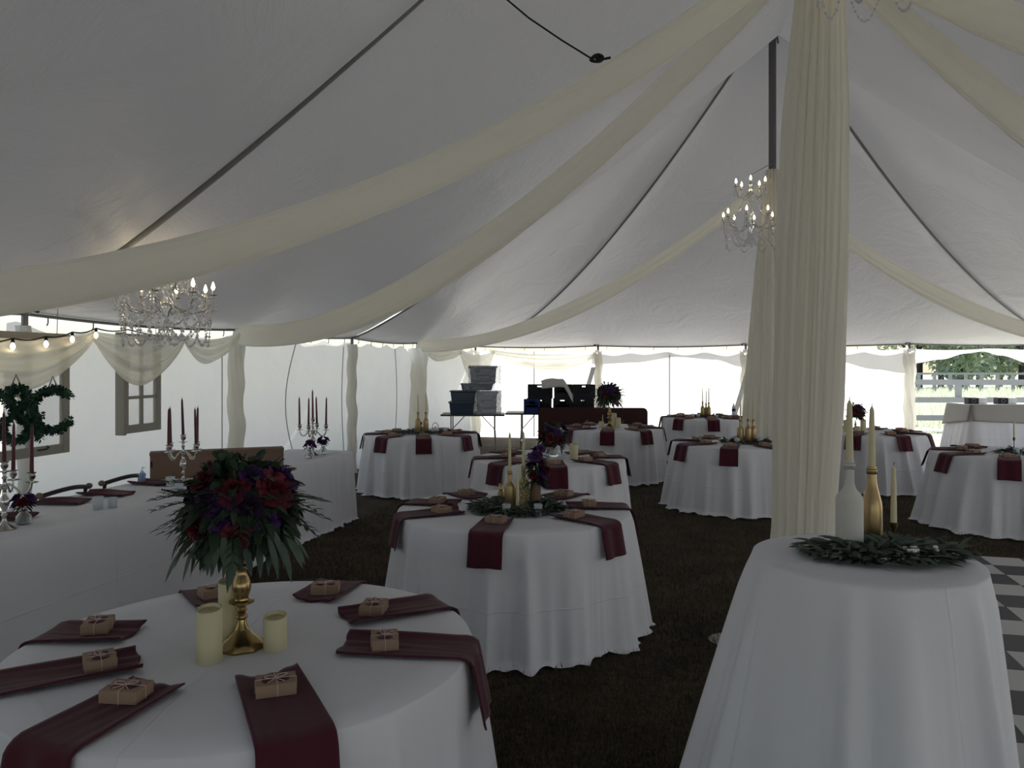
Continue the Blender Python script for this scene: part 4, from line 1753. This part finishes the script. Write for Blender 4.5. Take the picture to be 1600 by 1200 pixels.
m.build('plug_bundle', 'black_iron', t)


# ------------------------------------------------------------------ folding tables, bins and crates at the back
def folding_table(label, c, rz, L, W, z, top='table_edge', legs=True):
    t = thing('folding_table', label, 'table', (c[0], c[1], 0), rz)
    m = MB()
    m.box((-L / 2, -W / 2, z - .035), (L / 2, W / 2, z))
    m.build('tabletop', top, t, bevel=.01)
    for sx in (-1, 1):
        m = MB()
        x = sx * L * .34
        for sy in (-1, 1):
            m.tube([(x, sy * W * .36, z - .035), (x, sy * W * .36, z * .52), (x + sx * .02, sy * W * .42, 0.0)], .013, 8)
        m.tube([(x, -W * .36, z * .52), (x, W * .36, z * .52)], .011, 6)
        m.tube([(x, 0, z * .52), (x - sx * .28, 0, z - .035)], .009, 6)
        m.tube([(x + .001, -W * .38, z * .22), (x, W * .38, z * .22)], .011, 6)
        m.build('leg_frame', 'steel', t)
    return t


kz = CAMZ - 78 / F * 15.9
folding_table('dark folding table carrying plastic-wrapped bins by the back left corner', (-.80, 15.9), .0, 1.30, .72, kz)
kz2 = CAMZ - 76 / F * 15.6
folding_table('dark folding table carrying milk crates at the back wall', (.88, 15.6), -.06, 2.0, .72, kz2)


def bin_(label, loc, sx, sy, sz, matn, rz=0, wrap=None):
    t = thing('storage_bin', label, 'storage bin', loc, rz)
    m = MB()
    v = []
    m.box((-sx / 2, -sy / 2, 0), (sx / 2, sy / 2, sz * .9))
    m.v = [(x * (.90 + .10 * z / sz), y * (.90 + .10 * z / sz), z) for x, y, z in m.v]
    m.build('tub', matn, t, bevel=.01)
    m = MB()
    m.box((-sx / 2 - .02, -sy / 2 - .02, sz * .9), (sx / 2 + .02, sy / 2 + .02, sz))
    m.build('lid', 'bin_grey', t, bevel=.008)
    if wrap:
        m = MB()
        wx0, wx1 = wrap

        def fn(a, b):
            w = a * 2 * PI
            cx_, cy_ = math.cos(w), math.sin(w)
            kx = (abs(cx_) ** .4) * (1 if cx_ > 0 else -1)
            ky = (abs(cy_) ** .4) * (1 if cy_ > 0 else -1)
            n = mnoise.noise(Vector((math.cos(w) * 6, math.sin(w) * 6, b * 7 + sx * 7))) + .5 * mnoise.noise(Vector((math.cos(w) * 15, math.sin(w) * 15, b * 17)))
            return ((wx0 + wx1) / 2 + (wx1 - wx0) / 2 * kx * (1 + .06 * n), (sy / 2 + .05) * ky * (1 + .14 * n), sz * (1.04 * b) + .03 * n * b)
        m.grid(70, 22, fn, closed=True)
        m.build('plastic_wrap', 'plastic_crumpled' if sz > .4 else 'plastic_wrap', t, smooth=12)
    return t


bin_('dark blue lower bin at the left of the wrapped stack', (-1.02, 15.75, kz), .50, .50, .26, 'bin_dark')
bin_('grey lidded bin on top of the lower left bin', (-1.00, 15.78, kz + .26), .50, .45, .22, 'bin_grey')
bin_('bin under crumpled clear plastic right of the stack', (-.52, 15.85, kz), .42, .50, .46, 'bin_dark', wrap=(-.25, .30))
bin_('low bin lying across the middle of the wrapped stack', (-.72, 15.95, kz + .48), .66, .45, .14, 'bin_grey', wrap=(-.3, .36))
bin_('topmost bin wrapped in clear plastic on the stack', (-.60, 15.9, kz + .62), .55, .45, .36, 'bin_dark', rz=.05, wrap=(-.30, .36))


def crate(label, loc, sx, sy, sz, matn, rz=0.0, group=None):
    t = thing('milk_crate', label, 'crate', loc, rz, group)
    m = MB()
    th = .012
    for (ax_, sg) in ((0, -1), (0, 1), (1, -1), (1, 1)):
        L = sy if ax_ == 0 else sx

        def bar(u0, u1, z0, z1):
            if ax_ == 0:
                x = sg * (sx / 2)
                m.box((min(x, x - sg * th), u0, z0), (max(x, x - sg * th), u1, z1))
            else:
                y = sg * (sy / 2)
                m.box((u0, min(y, y - sg * th), z0), (u1, max(y, y - sg * th), z1))
        h = L / 2
        bar(-h, h, 0, .05 * 1)
        bar(-h, -h + .03, .05, sz)
        bar(h - .03, h, .05, sz)
        bar(-h + .03, -.055, sz - .075, sz)                   # the rim leaves a hand hole in the middle
        bar(.055, h - .03, sz - .075, sz)
        bar(-.055, .055, sz - .022, sz)
        bar(-.055, .055, sz - .10, sz - .062)
        nbar = 7
        for i in range(1, nbar):
            u = -h + .03 + (2 * h - .06) * i / nbar
            bar(u - .021, u + .021, .05, sz - .06)
        bar(-h + .03, h - .03, sz * .42, sz * .42 + .05)
    m.box((-sx / 2 + th, -sy / 2 + th, 0), (sx / 2 - th, sy / 2 - th, .012))
    m.build('crate_shell', matn, t)
    m = MB()
    m.box((-sx / 2 + .03, -sy / 2 + .03, .014), (sx / 2 - .03, sy / 2 - .03, sz * .72))
    m.build('packed_contents', 'crate_black', t)
    return t


cw = .39
cx0 = (823 - 800) / F * 15.6
nm = [['lower left', 'lower middle', 'lower right'], ['upper left', 'upper middle', 'upper right']]
for j in range(2):
    for i in range(3):
        sx = (.50, .36, .42)[i]
        x = cx0 + (.25, .72, 1.13)[i] + .02 * j
        crate('black milk crate, %s in the stack on the back table' % nm[j][i], (x, 15.55 - .02 * i, kz2 + .285 * j), sx, .36, .28, 'crate_black', .03 * (i - 1), 'black milk crates')
crate('blue milk crate in front of the black crates', (cx0 + .10, 15.30, kz2), .33, .20, .28, 'crate_blue')
m = MB()


def fn(a, b):
    x = (a - .5) * .62
    y = (b - .5) * .5
    z = .07 * math.cos(x * 4) + .05 * mnoise.noise(Vector((x * 5, y * 5, 1))) + .03
    if x > .14:
        z -= (x - .14) * 1.5
    if y < -.18:
        z -= (-.18 - y) * 2.2
    return (x, y, z)


m.grid(30, 26, fn)
tag(m.build('cloth_bag', 'linen_bag', loc=(cx0 + .60, 15.5, kz2 + .575), solid=.01), 'pale crumpled cloth lying over the top of the black crates', 'cloth')
t = thing('wire_basket', 'low silver wire basket at the right end of the crates', 'basket', (cx0 + 1.50, 15.45, kz2))
m = MB()
for j in range(4):
    m.tube([((.13 + .02 * j) * math.cos(w), (.10 + .015 * j) * math.sin(w), .01 + .03 * j) for w in np.linspace(0, 2 * PI, 26)], .004, 5)
for k in range(16):
    w = 2 * PI * k / 16
    m.tube([(.13 * math.cos(w), .10 * math.sin(w), .01), (.19 * math.cos(w), .145 * math.sin(w), .10)], .004, 5)
m.build('wire_mesh', 'silver', t)
m = MB()
q = random.Random(3)
for i in range(24):
    m.blob((q.uniform(-.13, .13), q.uniform(-.09, .09), q.uniform(.06, .13)), q.uniform(.02, .04), (1, 1, .7), 7, 5)
m.build('tissue_filling', 'white_plastic', t)
# maroon folding table standing on its side against the crate table
t = thing('folded_table', 'maroon folding table standing on its long side below the crates', 'table', (1.57, 14.95, 0), -.06)
m = MB()
L, H_, r_ = 2.12, .86, .09
prof = []
for cx_, cz_, w0 in ((L / 2 - r_, H_ - r_, 0), (-L / 2 + r_, H_ - r_, 90), (-L / 2 + r_, r_, 180), (L / 2 - r_, r_, 270)):
    for i in range(7):
        w = math.radians(w0 + 15 * i)
        prof.append((cx_ + r_ * math.cos(w), cz_ + r_ * math.sin(w)))
n = len(prof)
m.add([(x, -.02, z) for x, z in prof] + [(x, .02, z) for x, z in prof], [tuple(range(n)), tuple(range(2 * n - 1, n - 1, -1))] + [(i, i + n, (i + 1) % n + n, (i + 1) % n) for i in range(n)])
m.build('tabletop', 'table_maroon', t, smooth=30, bevel=.004)
for sx in (-1, 1):
    m = MB()
    m.tube([(sx * .35 - .22, -.04, .48), (sx * .35 + .10, -.04, .48), (sx * .35 + .26, -.04, .62)], .014, 8)
    m.tube([(sx * .35 + .02, -.04, .48), (sx * .35 + .02, -.04, .22)], .014, 8)
    m.tube([(sx * .35 - .2, -.04, .48), (sx * .35 - .2, -.04, .22)], .014, 8)
    m.build('folded_leg', 'steel', t)

# slanting white straps from the back eave
for (a, b, lab) in [((1172, 566), (1135, 690), 'pale strap slanting from the back pole behind the farthest table'), ((929, 574), (910, 640), 'pale strap slanting beside the pole above the black crates')]:
    A, B = bw(a[0], .16), bw(b[0], .16)
    A = wz(A, a[1])
    B = wz(B, b[1])
    m = MB()
    d = (B - A).normalized()
    m.add([A + Vector((-.05, 0, 0)), A + Vector((.05, 0, 0)), B + Vector((.05, 0, 0)), B + Vector((-.05, 0, 0))], [(0, 1, 2, 3)])
    tag(m.build('tie_strap', 'valance_vinyl', solid=.006), lab, 'strap')

# ------------------------------------------------------------------ long table in the open bay
tb = thing('buffet_table', 'long draped table standing in the open bay at far right', 'table', (9.85, 14.78, 0), -.03)
o = cloth('tablecloth', None, (0, 0, 0), 0, rect_per(2.4, .8), .93, .19, .05, 18, 71, None, rings=4, cat=None)
o.parent = tb
m = MB()


def fn(a, b):
    return (0, 0, 0)


Lh, Wh = 1.22, .42
ov = []
m.box((-Lh, -Wh, .936), (Lh, Wh, .944))


def front(a, b):
    x = -Lh + 2 * Lh * a
    dz = (.30 + .12 * a) * b
    return (x + (-.02 * b if a < .03 else 0), -Wh - .10 * dz - .03 - .012 * math.sin(9 * a + 1) * b, .944 - dz)


def left(a, b):
    y = Wh - 2 * Wh * a
    dz = (.42 - .12 * a) * b
    return (-Lh - .22 * dz - .02, y - (.03 if a > .95 else 0) * b, .944 - dz)


m.grid(40, 10, front)
m.grid(16, 10, left)
m.build('overlay_cloth', 'cloth_cream', tb, solid=.006, smooth=60)
for i, (px, lab) in enumerate([(1524, 'left small box with dark end on the far right table'), (1570, 'right small box with dark end on the far right table')]):
    d = 14.78
    t = thing('speaker_box', lab, 'box', ((px - 800) / F * d, d, .945), -.03, 'small boxes on the far right table')
    m = MB()
    m.box((-.17, -.08, 0), (.02, .08, .12))
    m.build('dark_end', 'crate_black', t, bevel=.006)
    m = MB()
    m.box((.021, -.08, 0), (.18, .08, .118))
    m.build('pale_end', 'white_plastic', t, bevel=.006)
    m = MB()
    m.tube([(-.075 + .035 * math.cos(w), -.083, .06 + .035 * math.sin(w)) for w in np.linspace(0, 2 * PI, 20)], .005, 6)
    m.build('round_emblem', 'steel', t)

# ------------------------------------------------------------------ dance floor
df0 = Vector((2.02, 3.55, 0)) + U * (-1.6)
ts = .305
m = MB()
nx_, ny_ = 22, 17
for i in range(nx_):
    for j in range(ny_):
        p = [df0 + NX * (ts * (i + a)) + U * (ts * (j + b)) for a, b in ((.008, .008), (.992, .008), (.992, .992), (.008, .992))]
        m.mi = (i + j) % 2
        m.add([(q.x, q.y, .036) for q in p] + [(q.x, q.y, .016) for q in p], [(0, 1, 2, 3), (0, 4, 5, 1), (1, 5, 6, 2), (2, 6, 7, 3), (3, 7, 4, 0)])
m.mi = 2
p = [df0 + NX * (ts * a * nx_) + U * (ts * b * ny_) for a, b in ((0, 0), (1, 0), (1, 1), (0, 1))]
m.add([(q.x, q.y, .030) for q in p] + [(q.x, q.y, .002) for q in p], [(0, 1, 2, 3), (0, 4, 5, 1), (1, 5, 6, 2), (2, 6, 7, 3), (3, 7, 4, 0)])
tag(m.build('dance_floor', ['tile_white', 'tile_black', 'steel'], smooth=0), 'black and white checkered dance floor panels at bottom right', 'dance floor')


# ------------------------------------------------------------------ grass blades between the tables
def scatter(name, material, pts, h, w, seed, label, cat, lean=.5):
    q = np.random.default_rng(seed)
    n = len(pts)
    a = q.uniform(0, 2 * PI, n)
    hh = h * q.uniform(.5, 1.2, n)
    dx, dy = np.cos(a), np.sin(a)
    la = q.uniform(0, 2 * PI, n)
    lx, ly = np.cos(la) * hh * lean * q.uniform(.2, 1, n), np.sin(la) * hh * lean * q.uniform(.2, 1, n)
    v = np.empty((n, 3, 3), dtype=np.float32)
    v[:, 0] = pts + np.stack([dx * w, dy * w, 0 * dx], 1)
    v[:, 1] = pts - np.stack([dx * w, dy * w, 0 * dx], 1)
    v[:, 2] = pts + np.stack([lx, ly, hh], 1)
    me = bpy.data.meshes.new(name)
    me.vertices.add(n * 3)
    me.vertices.foreach_set('co', v.ravel())
    me.loops.add(n * 3)
    me.loops.foreach_set('vertex_index', np.arange(n * 3, dtype=np.int32))
    me.polygons.add(n)
    me.polygons.foreach_set('loop_start', np.arange(0, n * 3, 3, dtype=np.int32))
    me.update()
    me.validate()
    me.materials.append(MATS[material])
    o = bpy.data.objects.new(name, me)
    COL.objects.link(o)
    return tag(o, label, cat, None, 'stuff')


qn = np.random.default_rng(5)
pts = []
N_ = 150000
d = 2.6 + 11 * qn.random(N_) ** 1.5
x = (qn.random(N_) * 1500 - 450) / F * d
keep = np.ones(N_, bool)
for k, v in TABLES.items():
    keep &= (x - v[0]) ** 2 + (d - v[1]) ** 2 > .80 ** 2
keep &= (x - JT[0]) ** 2 + (d - JT[1]) ** 2 > .5 ** 2
hx_ = (x - h_end.x) * hn.x + (d - h_end.y) * hn.y
keep &= (hx_ < -.06) & (x < 7.5)
fl = (x - df0.x) * NX.x + (d - df0.y) * NX.y
fu = (x - df0.x) * U.x + (d - df0.y) * U.y
keep &= ~((fl > -.02) & (fu > -.02) & (fu < ts * ny_ + .02) & (fl < ts * nx_ + .02))
x, d = x[keep], d[keep]
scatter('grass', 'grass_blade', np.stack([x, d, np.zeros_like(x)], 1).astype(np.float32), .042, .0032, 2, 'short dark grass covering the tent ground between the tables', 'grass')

# ------------------------------------------------------------------ outdoors through the open bay
n = 26000
x = qn.uniform(8.5, 30, n)
y = qn.uniform(20.8, 44, n)
scatter('weeds', 'weeds', np.stack([x, y, np.full(n, -.03)], 1).astype(np.float32), .50, .035, 3, 'sunlit leafy weeds in the field beyond the fence', 'weeds', .7)
n = 9000
x = qn.uniform(8, 22, n)
y = qn.uniform(15.6, 20.6, n)
scatter('lawn_grass', 'weeds', np.stack([x, y, np.full(n, -.03)], 1).astype(np.float32), .05, .008, 4, 'sunlit pale grass outside the open bay', 'grass', .7)


def fence(label, y0, slope, x0, x1, rails, bh, post_gap, px0, ph, pw):
    t = thing('fence', label, 'fence', (x0, y0, 0))
    Lx = x1 - x0
    for z in rails:
        m = MB()
        m.add([(0, -.02, z - bh / 2), (Lx, -.02 + slope * Lx, z - bh / 2), (Lx, -.02 + slope * Lx, z + bh / 2), (0, -.02, z + bh / 2),
               (0, .02, z - bh / 2), (Lx, .02 + slope * Lx, z - bh / 2), (Lx, .02 + slope * Lx, z + bh / 2), (0, .02, z + bh / 2)],
              [(3, 2, 1, 0), (4, 5, 6, 7), (0, 1, 5, 4), (1, 2, 6, 5), (2, 3, 7, 6), (3, 0, 4, 7)])
        m.build('rail', 'fence_wood', t)
    x = px0 - x0
    while x < Lx:
        m = MB()
        m.box((x - pw / 2, .02 + slope * x, -.1), (x + pw / 2, .02 + pw + slope * x, ph))
        m.build('post', 'fence_wood', t)
        x += post_gap
    return t


fence('weathered three-rail wooden fence outside the open bay', 20.3, -.05, 6.8, 26, (1.23, .77, .30), .145, 2.6, 9.1, 1.30, .12)
fence('thin farther fence with close posts beyond the field', 39, 0, 18, 48, (1.20,), .10, .80, 18.3, 1.25, .13)


def tree(label, loc, h, cr, seed, nleaf=1500):
    q = random.Random(seed)
    t = thing('tree', label, 'tree', loc, 0, 'trees beyond the fence')
    m = MB()
    m.tube([(0, 0, -.1), (.05, 0, h * .3), (-.05, .1, h * .6), (.1, 0, h * .85)], [.22, .18, .13, .05], 9)
    for k in range(5):
        a = q.uniform(0, 6.28)
        m.tube([(0, 0, h * (.30 + .08 * k)), (cr * .4 * math.cos(a), cr * .4 * math.sin(a), h * (.42 + .09 * k)), (cr * .8 * math.cos(a), cr * .8 * math.sin(a), h * (.5 + .09 * k))], [.09, .06, .02], 6)
    m.build('trunk', 'bark', t)
    m = MB()
    cl = [(Vector((q.uniform(-.7, .7) * cr, q.uniform(-.7, .7) * cr, h * q.uniform(.22, .95))), cr * q.uniform(.35, .6)) for k in range(11)]
    for i in range(nleaf):
        c, rr = cl[i % len(cl)]
        d = Vector((q.gauss(0, 1), q.gauss(0, 1), q.gauss(0, 1))).normalized()
        m.leaf(c + d * rr * q.uniform(.6, 1), (q.gauss(0, 1), q.gauss(0, 1), q.gauss(-.3, .6)), (q.gauss(0, .4), q.gauss(0, .4), 1), .42, .26, .2, 2)
    m.build('crown', 'tree_leaf', t, smooth=180)


TL = ['leftmost pale green tree seen under the raised valance', 'leafy tree beyond the fence right of the leftmost tree', 'broad tree in the middle under the valance peak', 'tree beyond the fence right of the valance peak',
      'leafy tree near the right picture edge beyond the fence', 'tree at the right picture edge beyond the fence', 'farther bluish tree at the right behind the fence']
for i, (px, dd, h, cr) in enumerate([(1436, 50, 7, 2.6), (1470, 56, 8, 2.8), (1500, 47, 6.5, 2.2), (1530, 52, 8, 3.0), (1562, 58, 8, 2.8), (1596, 50, 7, 2.6), (1640, 55, 8, 3.0)]):
    tree(TL[i], ((px - 800) / F * dd, dd, 0), h, cr, 40 + i)
